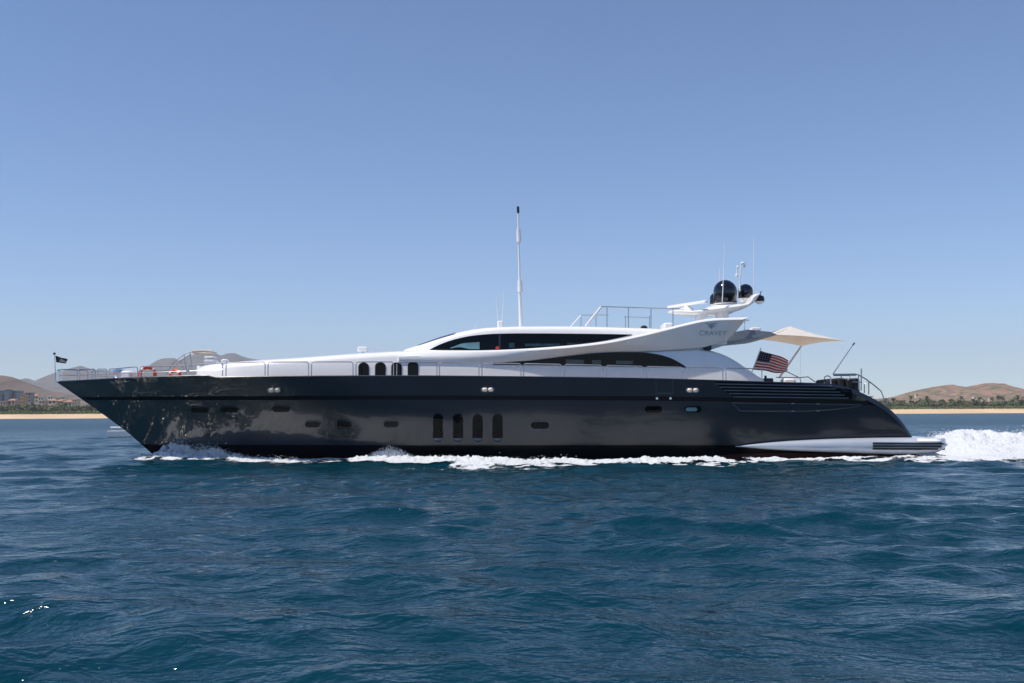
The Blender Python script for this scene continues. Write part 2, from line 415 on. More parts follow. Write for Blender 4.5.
scrub("scrub", -570, -320, 1034, 1095, 13.0, 22000, leafm[0], "dark thicket between the left hand beach and the town", 3, .8)
scrub("scrub", 300, 640, 1034, 1090, 9.5, 20000, leafm[0], "dark thicket among the trees on the right", 4, .8)

scrub("scrub", -340, 310, 1012, 1085, 8.5, 30000, leafm[0], "dark thicket along the shore beyond the yacht", 5, .9)

# ------------------------------------------------------------------ town on the left, houses on the right hill
bcol = {'white': mat("white_stucco", (.72, .68, .60), .9, vary=.05), 'cream': mat("cream_stucco", (.62, .50, .36), .9, vary=.05),
        'ochre': mat("ochre_stucco", (.58, .34, .16), .9, vary=.05), 'grey': mat("grey_concrete", (.26, .27, .29), .9, vary=.08),
        'pink': mat("pink_stucco", (.55, .38, .30), .9, vary=.05), 'blue': mat("blue_grey_cladding", (.16, .21, .27), .4, vary=.1)}
tile = mat("terracotta_tiles", (.36, .19, .12), .8, vary=.15, vscale=.5)
wing_g = mat("dark_window_glass", (.03, .04, .05), .15, vary=.2)
def building(px0, px1, ytop, ybase, Y, c, label, roof='flat', floors=2, name="house", cat="house"):
    a = W(px0, ytop, Y); b_ = W(px1, ytop, Y); zb = min(W(px0, ybase, Y).z, a.z-2); wd = b_.x-a.x; cx = (a.x+b_.x)/2; dp = max(9, wd*.7); h = a.z-zb
    e = empty(name, (cx, Y+dp/2, zb-4), label, cat)
    m = MB(); m.box((cx, Y+dp/2, zb-2+h/2), (wd, dp, h+4)); m.build('wall', bcol[c], e)
    m = MB()
    if roof == 'flat': m.box((cx, Y+dp/2, a.z+.25), (wd+.8, dp+.8, .5)); m.build('roof', bcol[c], e)
    else:
        m.loft([[(cx-wd/2-.5, Y-.5, a.z), (cx+wd/2+.5, Y-.5, a.z), (cx+wd/2+.5, Y+dp+.5, a.z), (cx-wd/2-.5, Y+dp+.5, a.z)],
                [(cx-wd/4, Y+dp*.45, a.z+2), (cx+wd/4, Y+dp*.45, a.z+2), (cx+wd/4, Y+dp*.55, a.z+2), (cx-wd/4, Y+dp*.55, a.z+2)]])
        m.build('roof', tile, e, smooth=0)
    nw = max(2, int(wd/4))
    for fl in range(floors):
        for k in range(nw):
            m = MB(); m.box((cx-wd/2+wd*(k+.5)/nw, Y-.03, zb+h*(fl+.55)/floors), (wd/nw*.5, .2, h/floors*.5)); m.build('window', wing_g, e, smooth=0)
bl = [(-8,-1,392,401,1150,'blue',"blue grey block of flats at the very left edge",'flat',4), (-1,4.5,390.5,401,1160,'grey',"grey concrete block of flats, left of the tall pair",'flat',4),
      (5,9,389.8,401,1140,'blue',"tall blue glass block beside the grey flats",'flat',5), (9.6,14.5,391,401,1150,'grey',"grey block between the two blue glass blocks",'flat',4),
      (16,20,391.2,401,1145,'blue',"narrow blue glass block left of the ochre tower",'flat',4), (20.8,23.2,394.5,404,1120,'ochre',"slim ochre tower standing above the trees",'flat',3),
      (25,31,393,402,1160,'grey',"grey building behind the ochre tower",'flat',3), (32.5,38,396,403,1180,'cream',"cream villa uphill, right of the grey building",'tile',2),
      (38.5,43,397,405,1140,'white',"white villa with a flat roof above the thicket",'flat',2), (38.8,44.5,401,407,1110,'pink',"pink house low beside the trees below the white villa",'flat',2),
      (48,53,396.5,403,1170,'white',"white house high on the slope in the middle of the town",'flat',2), (48,56,400.6,404.5,1125,'cream',"long cream house with red tiles under the high white house",'tile',1),
      (55,59.5,398,404,1160,'cream',"small cream house behind the long tiled ones",'flat',2), (56.5,62.5,401,405,1120,'pink',"pink tiled house at the middle of the row",'tile',1),
      (63.5,72,402,406,1115,'cream',"long low tiled house at the right end of the row",'tile',1), (60,65,396.8,402,1190,'white',"pale house up the slope near the bow",'flat',2),
      (72,77,399.5,405,1180,'cream',"cream house half hidden by the dark bow",'flat',2), (8,15,400.5,406,1110,'pink',"pink house among the trees below the blue blocks",'tile',1), (0,6,401.5,406,1105,'pink',"pale pink house among the trees at the left edge",'flat',1)]
for q in bl: building(*q[:7], roof=q[7], floors=q[8], name="block_of_flats" if 'block' in q[6] else "house", cat="building")
for px, ly, c, lb in ((917,394,'cream',"cream house at the foot of the left shoulder of the russet hill"), (962,397.0,'white',"white house above the trees below the saddle of the russet hill"), (975,396.8,'white',"small white house left of the pair on the russet hill"),
                  (982,397.6,'white',"white house on the lower slope under the hilltop"), (991,398,'cream',"cream house on the lower russet slope near the right edge")):
    building(px-1, px+1, ly, ly+2.5, 2000, c, lb, floors=1)

# ------------------------------------------------------------------ THE YACHT
YC = 3.5
yacht = empty("motor_yacht", (0, YC, 0), "long dark navy and white motor yacht under way, bow to the left", "yacht")
XBOW = W(52.5, 380, YC).x
XEND = W(915.5, 437, .62).x
stem = [(51.5,378.7),(55,381),(80,398),(104,415),(128,432.5),(145,447.5),(158,459),(168,466)]
_st = sorted([(W(a, b, YC).z, W(a, b, YC).x) for a, b in stem])
def xstem(z):
    zs = [q[0] for q in _st]; xs_ = [q[1] for q in _st]
    if z < zs[0]: return xs_[0] + (zs[0]-z)*1.3
    return float(np.interp(z, zs, xs_))
f_gun = curve([(40,381.2),(55,381),(140,378.2),(222,376.3),(310,375.6),(400,375.4),(510,376.2),(650,378.2),(715,380),(780,382),(822,383.2),(838,384.8),(850,387.6),(862,392.2),(870,395.9),(883,402.5),(896,412.3),(905,422),(911.5,431),(915.5,437.5),(930,441)])
f_k1 = curve([(40,399),(160,399.6),(222,399.8),(400,399.8),(600,400.3),(740,402),(850,404.5),(900,407)])
f_k2 = curve([(40,395.5),(160,395.8),(222,395.8),(400,395.4),(600,395.8),(740,397.6),(850,400),(900,403)])
NLOW = 17
Z0 = -.75
def zk_all(X):
    Y = .2
    if X < -12: Y = 2.2 + 1.25*min(1, (-12-X)/7.2)
    zt = zprof(f_gun, X, Y); k1 = zprof(f_k1, X, .15); k2 = zprof(f_k2, X, .15)
    return zt, min(k1, zt-.16), min(k2, zt-.10)
_zc = {}
def zall(X):
    k = round(X, 2)
    if k not in _zc: _zc[k] = zk_all(k)
    return _zc[k]
def chamf(X):
    px = 512 + X/40.2*1024
    return .03 + .27*min(1, max(0, (px-800)/90))
ROWS = NLOW + 2 + 3
def zrow(i, X):
    zt, k1, k2 = zall(X)
    if i < NLOW: return Z0 + (k1-Z0)*i/(NLOW-1)
    if i < NLOW+2: return k1 + (k2-k1)*(i-NLOW+1)/2 - (0 if i == NLOW else 0)
    return k2 + (zt-chamf(X)-k2)*(i-NLOW-1)/3
_xs = {}
def xs_row(i):
    if i not in _xs:
        X = XBOW+.5
        for _ in range(25): X = .5*X + .5*xstem(zrow(i, X))
        _xs[i] = X
    return _xs[i]
def brow(i, X):
    t = i/(NLOW-1) if i < NLOW else 1.0
    up = 0 if i < NLOW+2 else (i-NLOW-1)/3
    bmax = float(np.interp(t, (0, .237, .33, .426, .615, .80, .9, 1.0), (2.30, 2.70, 2.83, 2.945, 3.115, 3.27, 3.34, 3.385))) + .11*up
    le = 16.5 - 3.0*t - .8*up; p = 1.45 + .55*t + .3*up
    s = max(0, X - xs_row(i))
    b = bmax*(1-(1-min(s/le, 1))**p)
    if X > 6: b *= 1 - .075*((X-6)/10)**2
    return b
def hull_b(X, z):
    zs = [zrow(i, X) for i in range(ROWS)]
    if z <= zs[0]: return brow(0, X)
    for i in range(ROWS-1):
        if z <= zs[i+1]:
            t = (z-zs[i])/max(1e-6, zs[i+1]-zs[i]); return brow(i, X)*(1-t) + brow(i+1, X)*t
    return brow(ROWS-1, X)
def hullY(X, z): return YC - hull_b(X, z)
def on(px, py, fY, off=0.0):
    Y = 0.5
    for _ in range(7):
        p = W(px, py, Y); Y = fY(p.x, p.z) - off
    return W(px, py, Y)
def US(n):                                       # station spacing, denser at bow and stern
    return [(.5-.5*math.cos(math.pi*i/n))*.45 + .55*i/n for i in range(n+1)]
hb = MB(); rows = []
us = US(110)
for i in range(ROWS):
    x0 = xs_row(i); row = []
    for u in us:
        X = x0 + (XEND-x0)*u; row.append((X, YC-brow(i, X), zrow(i, X)))
    rows.append(row)
hb.grid(rows[:8], 4); hb.grid(rows[7:NLOW], 0)
dec = 0.025
inset = [[(x, y+dec if j > 2 else y, z) for j, (x, y, z) in enumerate(r)] for r in rows[NLOW-1:NLOW+2]]
hb.grid(inset, 1)
hb.grid([rows[NLOW-1], inset[0]], 1); hb.grid([inset[-1], rows[NLOW+1]], 1)
hb.grid(rows[NLOW+1:], 0)
capA, capB, capC = [], [], []
for (x, y, z) in rows[-1]:
    c = chamf(x); b = YC-y; k = min(1, b/.4)
    ci = .025 + (c-.03)*.85; dp = .02+.48*min(1, max(0, x-XBOW)/2.5); bc = max(0, min(b-(ci+.2)*k, hull_b(x, z+c-dp)-.05))
    capA.append((x, YC-max(0, b-ci*k), z+c)); capB.append((x, YC-max(0, b-(ci+.16)*k), z+c+.004)); capC.append((x, YC-bc, z+c-dp))
hb.grid([rows[-1], capA, capB], 0); hb.grid([capB, capC], 2)
hb.grid([capC, [(x, YC, z+.06) for x, y, z in capC]], 3)
trow = [r[-1] for r in rows] + [capA[-1], capC[-1]]
hb.grid([trow, [(x, YC, z) for x, y, z in trow]], 0)
hb.mirror(YC)
hull = hb.build('hull', [M['navy'], M['stripe'], M['white'], M['teak'], M['boot']], yacht, smooth=32)
# antifouling just above the water along the after part
def strip(fy1, fy2, px0, px1, n, fY, off, thick=.03, m=2):
    b = MB(); A = []; B = []
    rows_ = []
    for j in range(m):
        t = j/(m-1); rows_.append([on(px0+(px1-px0)*i/n, fy1(px0+(px1-px0)*i/n)*(1-t)+fy2(px0+(px1-px0)*i/n)*t, fY, off) for i in range(n+1)])
    back = [[(p.x, p.y+thick, p.z) for p in r] for r in (rows_[-1], rows_[0])]
    b.grid(rows_ + back + [rows_[0]])
    for e in (0, -1): b.add([r[e] for r in rows_+back], [tuple(range(len(rows_)+2))])
    return b
lin = lambda *p: curve(list(p))
strip(lin((700,456.5),(760,453.5),(912,453)), lin((700,462),(912,462)), 700, 910, 40, hullY, .006, .02, 3).build('boot_stripe', M['antifoul'], hull)

def poly_on(pts, fY, off, thick=.05, dome=0.):
    n = len(pts); cx = sum(p[0] for p in pts)/n; cy = sum(p[1] for p in pts)/n; b = MB()
    rows_ = [[on(cx+(a-cx)*k, cy+(c-cy)*k, fY, off+dome*math.sqrt(1-k*k)) for a, c in pts] for k in (1, .8, .6, .4, .2)]
    b.grid([[(p.x, p.y+thick, p.z) for p in rows_[0]]] + rows_, closed=True)
    o = len(b.v); b.v.append(tuple(on(cx, cy, fY, off+dome))); b.f += [(o-n+i, o-n+(i+1) % n, o) for i in range(n)]; b.mi += [0]*n
    return b
def stadium(cx, cy, wx, wy, n=8, pw=None):
    r = min(wx, wy)/2; pts = []
    if wx >= wy:
        for k in range(n+1): a = math.pi/2 + math.pi*k/n; pts.append((cx-wx/2+r+r*math.cos(a), cy-r*math.sin(a)))
        for k in range(n+1): a = -math.pi/2 + math.pi*k/n; pts.append((cx+wx/2-r+r*math.cos(a), cy-r*math.sin(a)))
    else:
        for k in range(n+1): a = math.pi*k/n; pts.append((cx+r*math.cos(a), cy-wy/2+r-r*math.sin(a)))
        for k in range(n+1): a = math.pi + math.pi*k/n; pts.append((cx+r*math.cos(a), cy+wy/2-r-r*math.sin(a)))
    return pts
def ring_on(pts_out, pts_in, fY, off, thick=.05):
    A = [on(a, b, fY, off) for a, b in pts_out]; B = [on(a, b, fY, off) for a, b in pts_in]
    A2 = [(p.x, p.y+thick, p.z) for p in A]; B2 = [(p.x, p.y+thick, p.z) for p in B]
    b = MB(); b.grid([A2, A, B, B2], closed=True); return b
def porthole(cx, cy, wx, wy, pane='glass', frame='chrome_dull', fw=.9, label=None):
    o = poly_on(stadium(cx, cy, wx, wy), hullY, .012).build('porthole', M[pane], hull)
    ring_on(stadium(cx, cy, wx+fw*2, wy+fw*2), stadium(cx, cy, wx, wy), hullY, .022).build('porthole_frame', M[frame], o)
    if label: o['label'] = label
    return o
M['sunlit_cream'] = mat('sunlit_cream_roller', (.82, .66, .50), .4, 0, .2, .05, 4)  # warm sunlight on the fairlead rollers, put into their colour
M['sill'] = mat('sky_reflection_sill', (.03, .05, .10), .3, .2, .3, .1, 4)  # blue of the reflected sky, put into the sill colour
M['port'] = mat('port_glass', (.0015, .002, .003), .05, 0, 0, .1, 2, spec=.12)
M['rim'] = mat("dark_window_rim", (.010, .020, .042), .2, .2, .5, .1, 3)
for cx, cy in ((200,410),(229.5,409.6),(281,409.4)): porthole(cx, cy, 17, 5.0, 'stripe', 'rim', .6)
for cx, cy in ((312.5,424.3),(344,424),(391,424.2)): porthole(cx, cy, 15, 6.0, 'stripe', 'rim', .9)
for cx in (438, 458, 477.7, 497.5):
    po = porthole(cx, 428, 10.5, 28, 'port', 'rim', .9)
    poly_on([(cx+4.6*math.cos(a), 437.9+3.6*math.sin(a)) for a in [math.pi*k/10 for k in range(11)]], hullY, .02, .03, .03).build('window_sill', M['sill'], po)
porthole(540, 425.3, 18.5, 7, 'port', 'rim', .9)
porthole(653.5, 409.2, 17, 6.2, 'port', 'black', 1.0); 
p_ = porthole(693, 409.3, 17, 6.2, 'glass', 'black', 1.0)
poly_on(stadium(691.5, 409.4, 11.5, 3.8), hullY, .02).build('reflection_patch', M['teal'], p_)  # teal reflection in the porthole, painted as a patch
for cx, cy in ((273.8,390.3),(487.5,389.6),(692.5,390.2)):
    fl_ = ring_on(stadium(cx, cy, 13.8, 5.4), stadium(cx, cy, 11.4, 3.4), hullY, .05, .09).build('fairlead', M['chrome'], hull)
    poly_on(stadium(cx-2.7, cy, 5.6, 3.9), hullY, .04, .05, .10).build('roller', M['sunlit_cream'], fl_); poly_on(stadium(cx+3.1, cy, 5.2, 3.9), hullY, .04, .05, .10).build('roller', M['sunlit_cream'], fl_)
# louvres in the after topsides
lv = strip(lin((714,381.6),(780,383.2),(852,389.4)), lin((714,381.9),(733,395.8),(736,396.6),(780,397.4),(852,399.6)), 714, 852, 46, hullY, .004, .03, 4).build('louvre_recess', M['stripe'], hull)
for k in range(5):
    x0 = 715.5 + 4.6*k; y0 = 383.4 + 3.15*k
    x1 = 832 + 4.2*k
    strip(lambda x: y0 + (x-715)*.018*(1-k*.08), lambda x: y0+.95 + (x-715)*.018*(1-k*.08), x0, x1, 30, hullY, .05, .05).build('louvre_slat', M['slat'], lv)
# outlines of the tender door, the boarding gate and its two lights
def outline(pts, r, name, m, closed=True):
    P = [on(a, b, hullY, .004) for a, b in pts]
    if closed: P.append(P[0])
    b = MB(); b.tube(P, r, 6); return b.build(name, m, hull)
outline([(732,402.8)]+[(740+i*12, 403.2+i*.13) for i in range(10)]+[(861,404.6),(858,406.4),(848,408),(830,409.8),(812,411),(800,411.2),(770,411.2),(740,411)], .012, 'tender_door_seam', M['line'])
for px, py in ((793,403.6),(818,404),(793,411.2),(818,410.8)): poly_on(stadium(px, py, 3.4, 1.0), hullY, .012).build('hinge', M['chrome_dull'], hull)
outline([(656,379),(656,393),(673,393.4),(673,379.4)], .008, 'boarding_gate_seam', M['line'], False)
for px in (657, 670.5):
    poly_on(stadium(px, 398.4, 2.4, 2.4), hullY, .03, .06).build('courtesy_light', M['chrome'], hull)
# side sponson with rub rails, swim platform
f_pt = curve([(738,446),(760,443.2),(800,440.2),(850,438.2),(880,437.5),(920,437.2),(934,437.6),(942,439.2),(947.8,444)])
f_pb = curve([(738,446.8),(770,449.6),(800,451.2),(850,453.2),(900,454.8),(925,454.4),(938,452.5),(944,449.5),(947.8,445)])
sp = MB(); rings = []
for px in [738,742,750,760,775,790,810,830,850,870,890,905,915,925,932,937,941,944,946.5,947.6]:
    Xq = W(px, 446, .30 if px > 900 else .1).x; Xh = min(Xq, XEND-.05)
    wq = .50*min(1, ((px-738)/90))**.7 + .02
    yh = hullY(Xh, .6)
    zt_ = zprof(f_pt, Xq, yh-wq*.5); zb_ = zprof(f_pb, Xq, yh-wq*.5)
    zc = (zt_+zb_)/2; rz = max(.01, (zt_-zb_)/2); endk = 1 if px < 928 else max(.15, math.sqrt(max(0, 1-((px-928)/20.5)**2)))
    ring = []
    for k in range(20):
        a = 2*math.pi*k/20; ca, sa = math.cos(a), math.sin(a)
        ring.append((Xq, yh + .12*0 - (wq+.0)*endk*np.sign(ca)*abs(ca)**.75, zc + rz*np.sign(sa)*abs(sa)**.8))
    rings.append(ring)
sp.loft(rings); spo = sp.build('sponson', M['silver'], yacht)
sp.v = [(x, 2*YC-y, z) for x, y, z in sp.v]; sp.build('sponson', M['silver'], yacht)
def sponY(X, z):
    Xh = min(X, XEND-.05); px = 512+X/40.2*1024
    yh = hullY(Xh, .6); wq = .50*min(1, max(0, (px-738)/90))**.7 + .02
    zt_ = zprof(f_pt, X, yh-wq*.5); zb_ = zprof(f_pb, X, yh-wq*.5); s = min(1, abs((z-(zt_+zb_)/2)/max(.02, (zt_-zb_)/2)))
    endk = 1 if px < 928 else max(.15, math.sqrt(max(0, 1-((px-928)/20.5)**2)))
    return yh - wq*endk*(1-s**2.5)**.4
for k in range(3):
    strip(lambda x: 442.3+k*2.75+(x-873)*.004, lambda x: 442.3+k*2.75+1.95+(x-873)*.004, 873, 945, 20, sponY, .03, .09).build('rub_rail', M['black'], spo)
strip(lambda x: 437.2+max(0, x-934)*.12, lambda x: 441.4, 917.5, 945.5, 14, sponY, .012, .02, 4).build('sunlit_end_patch', M['white'], spo)  # white patch paints the sunlit top of the sponson's end
pl = MB(); xa = XEND-.4; xb = W(942, 445, 1).x
z1 = W(925, 437.6, .3).z; pl.box(((xa+xb)/2, YC, z1-.2), (xb-xa, 5.9, .34), bev=.08); pl.build('swim_platform', M['white'], yacht)

# ---- main deckhouse
f_TA = curve([(186,378),(188,373),(192,370.2),(198,367.8),(208,365.2),(225,363.2),(260,360.4),(300,357.8),(350,354.2),(400,351.4),(428,350.4),(500,350),(640,350),(698,348.9),(710,350.3),(725,354.8),(740,363.4),(750,370),(757,375.2),(766,380)])
XA0 = W(186, 376, 2.0).x; XA1 = W(766, 379, 1.0).x
def hbA(X):
    s = max(.0, X-XA0); b = min(2.62, max(.3, brow(ROWS-1, X)-.75))
    r = math.sqrt(max(0, 1-(1-min(s/2.6, 1))**2))
    e = max(0, X-(XA1-1.6))/1.6
    return max(.05, b*r*(1-.12*e*e))
def fA(X, z): return YC-hbA(X)
def ringA(X):
    h = hbA(X); zt = zprof(f_TA, X, YC-h+.15); zb = zall(X)[0]-.45; zt = max(zt, zb+.05); k = min(1, (zt-zb)/1.0)
    half = [(h+.015, zb), (h+.01, zb+(zt-zb)*.45), (h-.01, zt-.24*k), (h-.07, zt-.10*k), (h-.22*min(1,h), zt-.015*k), (h*.72, zt+.05*k), (h*.35, zt+.10*k)]
    return [(X, YC-a, z) for a, z in half] + [(X, YC, zt+.12*k)] + [(X, YC+a, z) for a, z in reversed(half)]
a = MB(); stA = [XA0+.01+(XA1-XA0-.02)*u for u in US(90)]
rA = [ringA(X) for X in stA]; a.loft(rA)
houseA = a.build('deckhouse', M['white'], yacht, smooth=50)
def arch(cx, y0, y1, wd, sq=1.0):
    r = wd/2; pts = [(cx-r, y1), ]
    for k in range(11):
        t = math.pi - math.pi*k/10; pts.append((cx+r*np.sign(math.cos(t))*abs(math.cos(t))**sq, y0+r*.85-r*.85*abs(math.sin(t))**sq))
    pts.append((cx+r, y1)); return pts
for cx, sq in ((363.6, 1), (380.3, .8), (396.5, .9), (413, .55)):
    poly_on(arch(cx, 362.4, 376.5, 10.6, sq), fA, .03, .06).build('arched_window', M['glass'], houseA)
wt = lin((493,361.9),(508,361.5),(520,361.2),(560,357.0),(580,354.8),(600,353.0),(620,352.1),(640,352.2),(655,353.8),(670,357.8),(680,362.9),(686.5,367.2))
wb = lin((493,364.6),(560,365.4),(600,366.1),(640,367),(686.5,367.6))
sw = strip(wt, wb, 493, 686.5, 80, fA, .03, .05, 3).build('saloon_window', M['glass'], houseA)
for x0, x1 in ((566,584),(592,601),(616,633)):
    strip(lambda x: max(wt(x)+1.2, 359.5+(x-566)*.02), lambda x: 364.2, x0, x1, 8, fA, .034, .03).build('see_through_patch', M['teal_dark'], sw)  # light seen through the saloon, painted as patches on the glass

# ---- upper house with wheelhouse
f_R = curve([(400,351.5),(405,349.6),(420,344.9),(440,338.2),(455,333.8),(470,330.4),(490,327.9),(520,326.8),(560,326.6),(600,327.2),(640,328.4),(705,331)])
XB0 = W(402, 350, 1.4).x; XB1 = W(700, 335, 1.3).x
def h0B(X): 
    s = max(0, X-XB0); return 1.45 + 1.0*(1-(1-min(s/4.5, 1))**2)
def hbB(X, z): return max(.4, h0B(X) - .22*(z-4.25))
def fB(X, z): return YC-hbB(X, z)
ZB = W(430, 357, 1.1).z
def halfB(X):
    Yg = YC-h0B(X)+.2; zt = zprof(f_R, X, Yg); zb = min(ZB, zt-.05)
    hz = hbB(X, zt-.1); k = min(1, (zt-zb)/.8)
    return [(hbB(X, zb), zb), (hbB(X, zb+(zt-zb)*.5), zb+(zt-zb)*.5), (hz, zt-.17*k), (hz-.03, zt-.09*k), (hz-.10, zt-.02*k), (hz-.28, zt+.035*k), (hz*.6, zt+.09*k), (hz*.3, zt+.13*k), (0, zt+.14*k)]
def ringB(X):
    half = halfB(X)
    return [(X, YC-a, z) for a, z in half[:-1]] + [(X, YC, half[-1][1])] + [(X, YC+a, z) for a, z in reversed(half[:-1])]
b = MB(); stB = [XB0+.02+(XB1-XB0-.04)*i/60 for i in range(61)]; b.loft([ringB(X) for X in stB])
houseB = b.build('upper_house', M['white'], yacht, smooth=50)
ut = lin((428,350.7),(434,347.2),(440,344.4),(455,339.2),(475,335.3),(497,333.7),(520,333.3),(600,333.9),(632,334.5))
ub = lin((428,351.2),(500,349.8),(560,346.1),(600,341.6),(632,335.0))
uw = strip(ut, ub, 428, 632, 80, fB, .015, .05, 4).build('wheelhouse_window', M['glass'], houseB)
strip(lin((450,348),(456,345.6),(463,343.4),(479.5,342)), lin((450,348.4),(460,347.2),(470,349),(479.5,349.2)), 450, 479.5, 14, fB, .02, .03).build('see_through_patch', M['teal'], uw)  # sky seen through the wheelhouse, painted as a teal patch
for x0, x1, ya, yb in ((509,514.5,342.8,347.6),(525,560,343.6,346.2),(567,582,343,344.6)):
    strip(lambda x: ya, lambda x: min(yb, ub(x)-.8), x0, x1, 8, fB, .02, .03).build('see_through_patch', M['teal_dark'], uw)  # fainter see-through light, painted the same way
poly_on(stadium(497.3, 347.8, 3.6, 2.8), fB, .05, .05).build('red_lamp', M['lamp'], houseB)
mull = strip(lambda x: 333.5, lambda x: 349.8, 498.6, 500.6, 3, fB, .03, .04).build('mullion', M['black'], uw)
# windscreen panes over the sloping front
ws = MB(); rws = []
for i in range(15):
    X = W(417+i*2.7, 345-i*.8, 2.2).x; half = halfB(X); hh = list(reversed(half)); ys_ = [q[0] for q in hh]; zs_ = [q[1] for q in hh]
    lim = half[4][0]-.02
    rws.append([(X, YC+lim*t, float(np.interp(abs(lim*t), ys_, zs_))+.03) for t in np.linspace(-1, 1, 13)])
ws.grid(rws); ws.build('windscreen', M['glass'], houseB, smooth=60)

# ---- the sweeping side wing
f_cu = curve([(398,353.4),(430,351.6),(500,349.8),(560,346.2),(600,342),(640,334.4),(665,328.3),(690,322.2),(705,319.2),(720,317.9),(747,317.3)])
f_cl = curve([(398,361.5),(500,362.9),(520,361.6),(560,357.2),(600,353),(640,351.8),(680,349.2),(703,347.2),(712,345),(725,339.6),(735,332.2),(743,323),(747,318.4)])
def hUL(X):
    px = 512 + X/40.8*1024; t = min(1, max(0, (px-420)/200)); t = t*t*(3-2*t)
    return 2.60+.42*t, 2.66-.06*t
def wing_ring(X):
    U, L = hUL(X); px = 512 + X/40.8*1024
    zu = zprof(f_cu, X, YC-U+.1); zl = zprof(f_cl, X, YC-L); zl = min(zl, zu-.03); d = zu-zl
    rd = min(.10, d*.3); th = .34
    out = [(L, zl)] + [(L+(U-L)*t + (.05*math.sin(math.pi*t)), zl+d*t) for t in (.2, .4, .6, .8)]
    zr = zu-rd
    out = [q for q in out if q[1] < zr-.01] + [(U, zr), (U-.02, zr+rd*.55), (U-.07, zr+rd*.92), (U-.13, zu), (U-th, zu), (U-th-.05, zu-.05), (L-.30, zl+.02)]
    while len(out) < 12: out.insert(1, tuple((np.array(out[0])+np.array(out[1]))/2))
    return [(X, YC-q[0], q[1]) for q in out]
XW0 = W(399, 357, .9).x; XW1 = W(746.5, 318, .7).x
wn = MB(); wn.loft([wing_ring(XW0+(XW1-XW0)*i/120) for i in range(121)]); wn.mirror(YC)
wing = wn.build('side_wing', M['white'], yacht, smooth=40)
def fC(X, z):
    U, L = hUL(X); zu = zprof(f_cu, X, YC-U+.1); zl = min(zprof(f_cl, X, YC-L), zu-.03); t = min(1, max(0, (z-zl)/(zu-zl)))
    return YC-(L+(U-L)*t+.05*math.sin(math.pi*t))
# flybridge deck slab between the wings
fd = MB(); xa = W(648, 335, 1).x; xb = W(728, 335, 1).x; zf = W(660, 345.5, 1.1).z
fd.box(((xa+xb)/2, YC, zf+.14), (xb-xa, 4.6, .24), bev=.05); fd.build('flybridge_deck', M['white'], yacht)
bk = MB(); bk.prism([W(703.5,346,.95), W(705.5,343.6,.95), W(711.5,343.2,.95), W(711.5,350,.95), W(706.5,349.4,.95)], .5); bk.build('deck_speaker', M['black'], yacht, smooth=0)
# lettering and emblem on the wing
def text_on(txt, px0, px1, ybot, h, fY, name, m, parent, off=.012):
    cu = bpy.data.curves.new('lettering', 'FONT'); cu.body = txt; cu.size = 1; cu.space_character = 1.08
    to = bpy.data.objects.new('lettering', cu); COL.objects.link(to); bpy.context.view_layer.update()
    dg = bpy.context.evaluated_depsgraph_get(); me = bpy.data.meshes.new_from_object(to.evaluated_get(dg))
    bpy.data.objects.remove(to)
    vs = [v.co.copy() for v in me.vertices]; x0 = min(v.x for v in vs); x1 = max(v.x for v in vs); y1 = max(v.y for v in vs); y0 = min(v.y for v in vs)
    b = MB(); b.add([on(px0+(px1-px0)*(v.x-x0)/(x1-x0)+.8*(v.y-y0)/(y1-y0), ybot-h*(v.y-y0)/(y1-y0), fY, off) for v in vs], [tuple(p.vertices) for p in me.polygons])
    return b.build(name, m, parent, smooth=0, fixn=False)
text_on("CRAVEY", 699, 726.5, 335.4, 4.7, fC, 'lettering', M['emblem'], wing)
em = MB()
for pts in ([(705.5,323.4),(709,324.2),(711,326.4),(711.4,328.6)], [(717,323.2),(713.6,324.2),(712.2,326.4),(711.8,328.6)], [(708,326.2),(710,327.4)], [(715.4,326),(713.4,327.2)], [(710.6,323.2),(711.6,325.2)], [(713.2,323),(712,325)]):
    em.tube([on(a_, b_, fC, .012) for a_, b_ in pts], .022, 5)
em.build('emblem', M['emblem'], wing)

# ---- radar platform, domes, masts
rp = MB(); f_pt2 = curve([(669,311),(676,309.3),(690,310.4),(703,308.6),(711,305.4),(729,302.8),(742,303.2),(747.5,301.8),(755,293.4),(759.5,293.2)])
f_pb2 = curve([(669,312.4),(676,313.5),(690,313.9),(700,314.1),(713,314.8),(731,312.8),(739,310),(749,306.2),(756,301),(759.5,294.6)])
f_pw = curve([(669,.25),(680,.6),(705,.9),(735,1.0),(748,.8),(759.5,.3)]); rings = []
for i in range(46):
    px = 669+90.5*i/45; Yn = 3.3-f_pw(px)*.7; t_ = W(px, f_pt2(px), Yn); b_ = W(px, f_pb2(px), Yn); zc = (t_.z+b_.z)/2; rz = (t_.z-b_.z)/2
    rings.append([(t_.x, 3.3+f_pw(px)*np.sign(math.cos(q))*abs(math.cos(q))**.85, zc+rz*np.sign(math.sin(q))*abs(math.sin(q))**.85) for q in [2*math.pi*k/20 for k in range(20)]])
rp.loft(rings)
for px in (701, 722):
    q = W(px, 316, 3.3); rp.box((q.x, q.y, q.z), (.35, 1.2, .26), bev=.05)
rad = rp.build('radar_platform', M['white'], yacht, smooth=40)
def dome(px, pb, pt, rpx, Y, name, m, base=None):
    c = W(px, pb, Y); r = rpx/F*(Y+40); h = W(px, pt, Y).z - c.z
    prof = [(r*.9, 0), (r*.99, .03), (r, h-r)] + [(r*math.cos(t), h-r+r*math.sin(t)) for t in [math.pi/2*k/10 for k in range(1, 10)]] + [(.004, h)]
    b = MB(); b.lathe(c, prof, 28); o = b.build(name, m, rad, smooth=60)
    if base:
        b = MB(); b.lathe(c, [(r*.45, -base), (r*.9, -base*.5), (r*1.0, .0), (r*.5, .02)], 24); b.build('dome_base', M['white'], o)
    return o
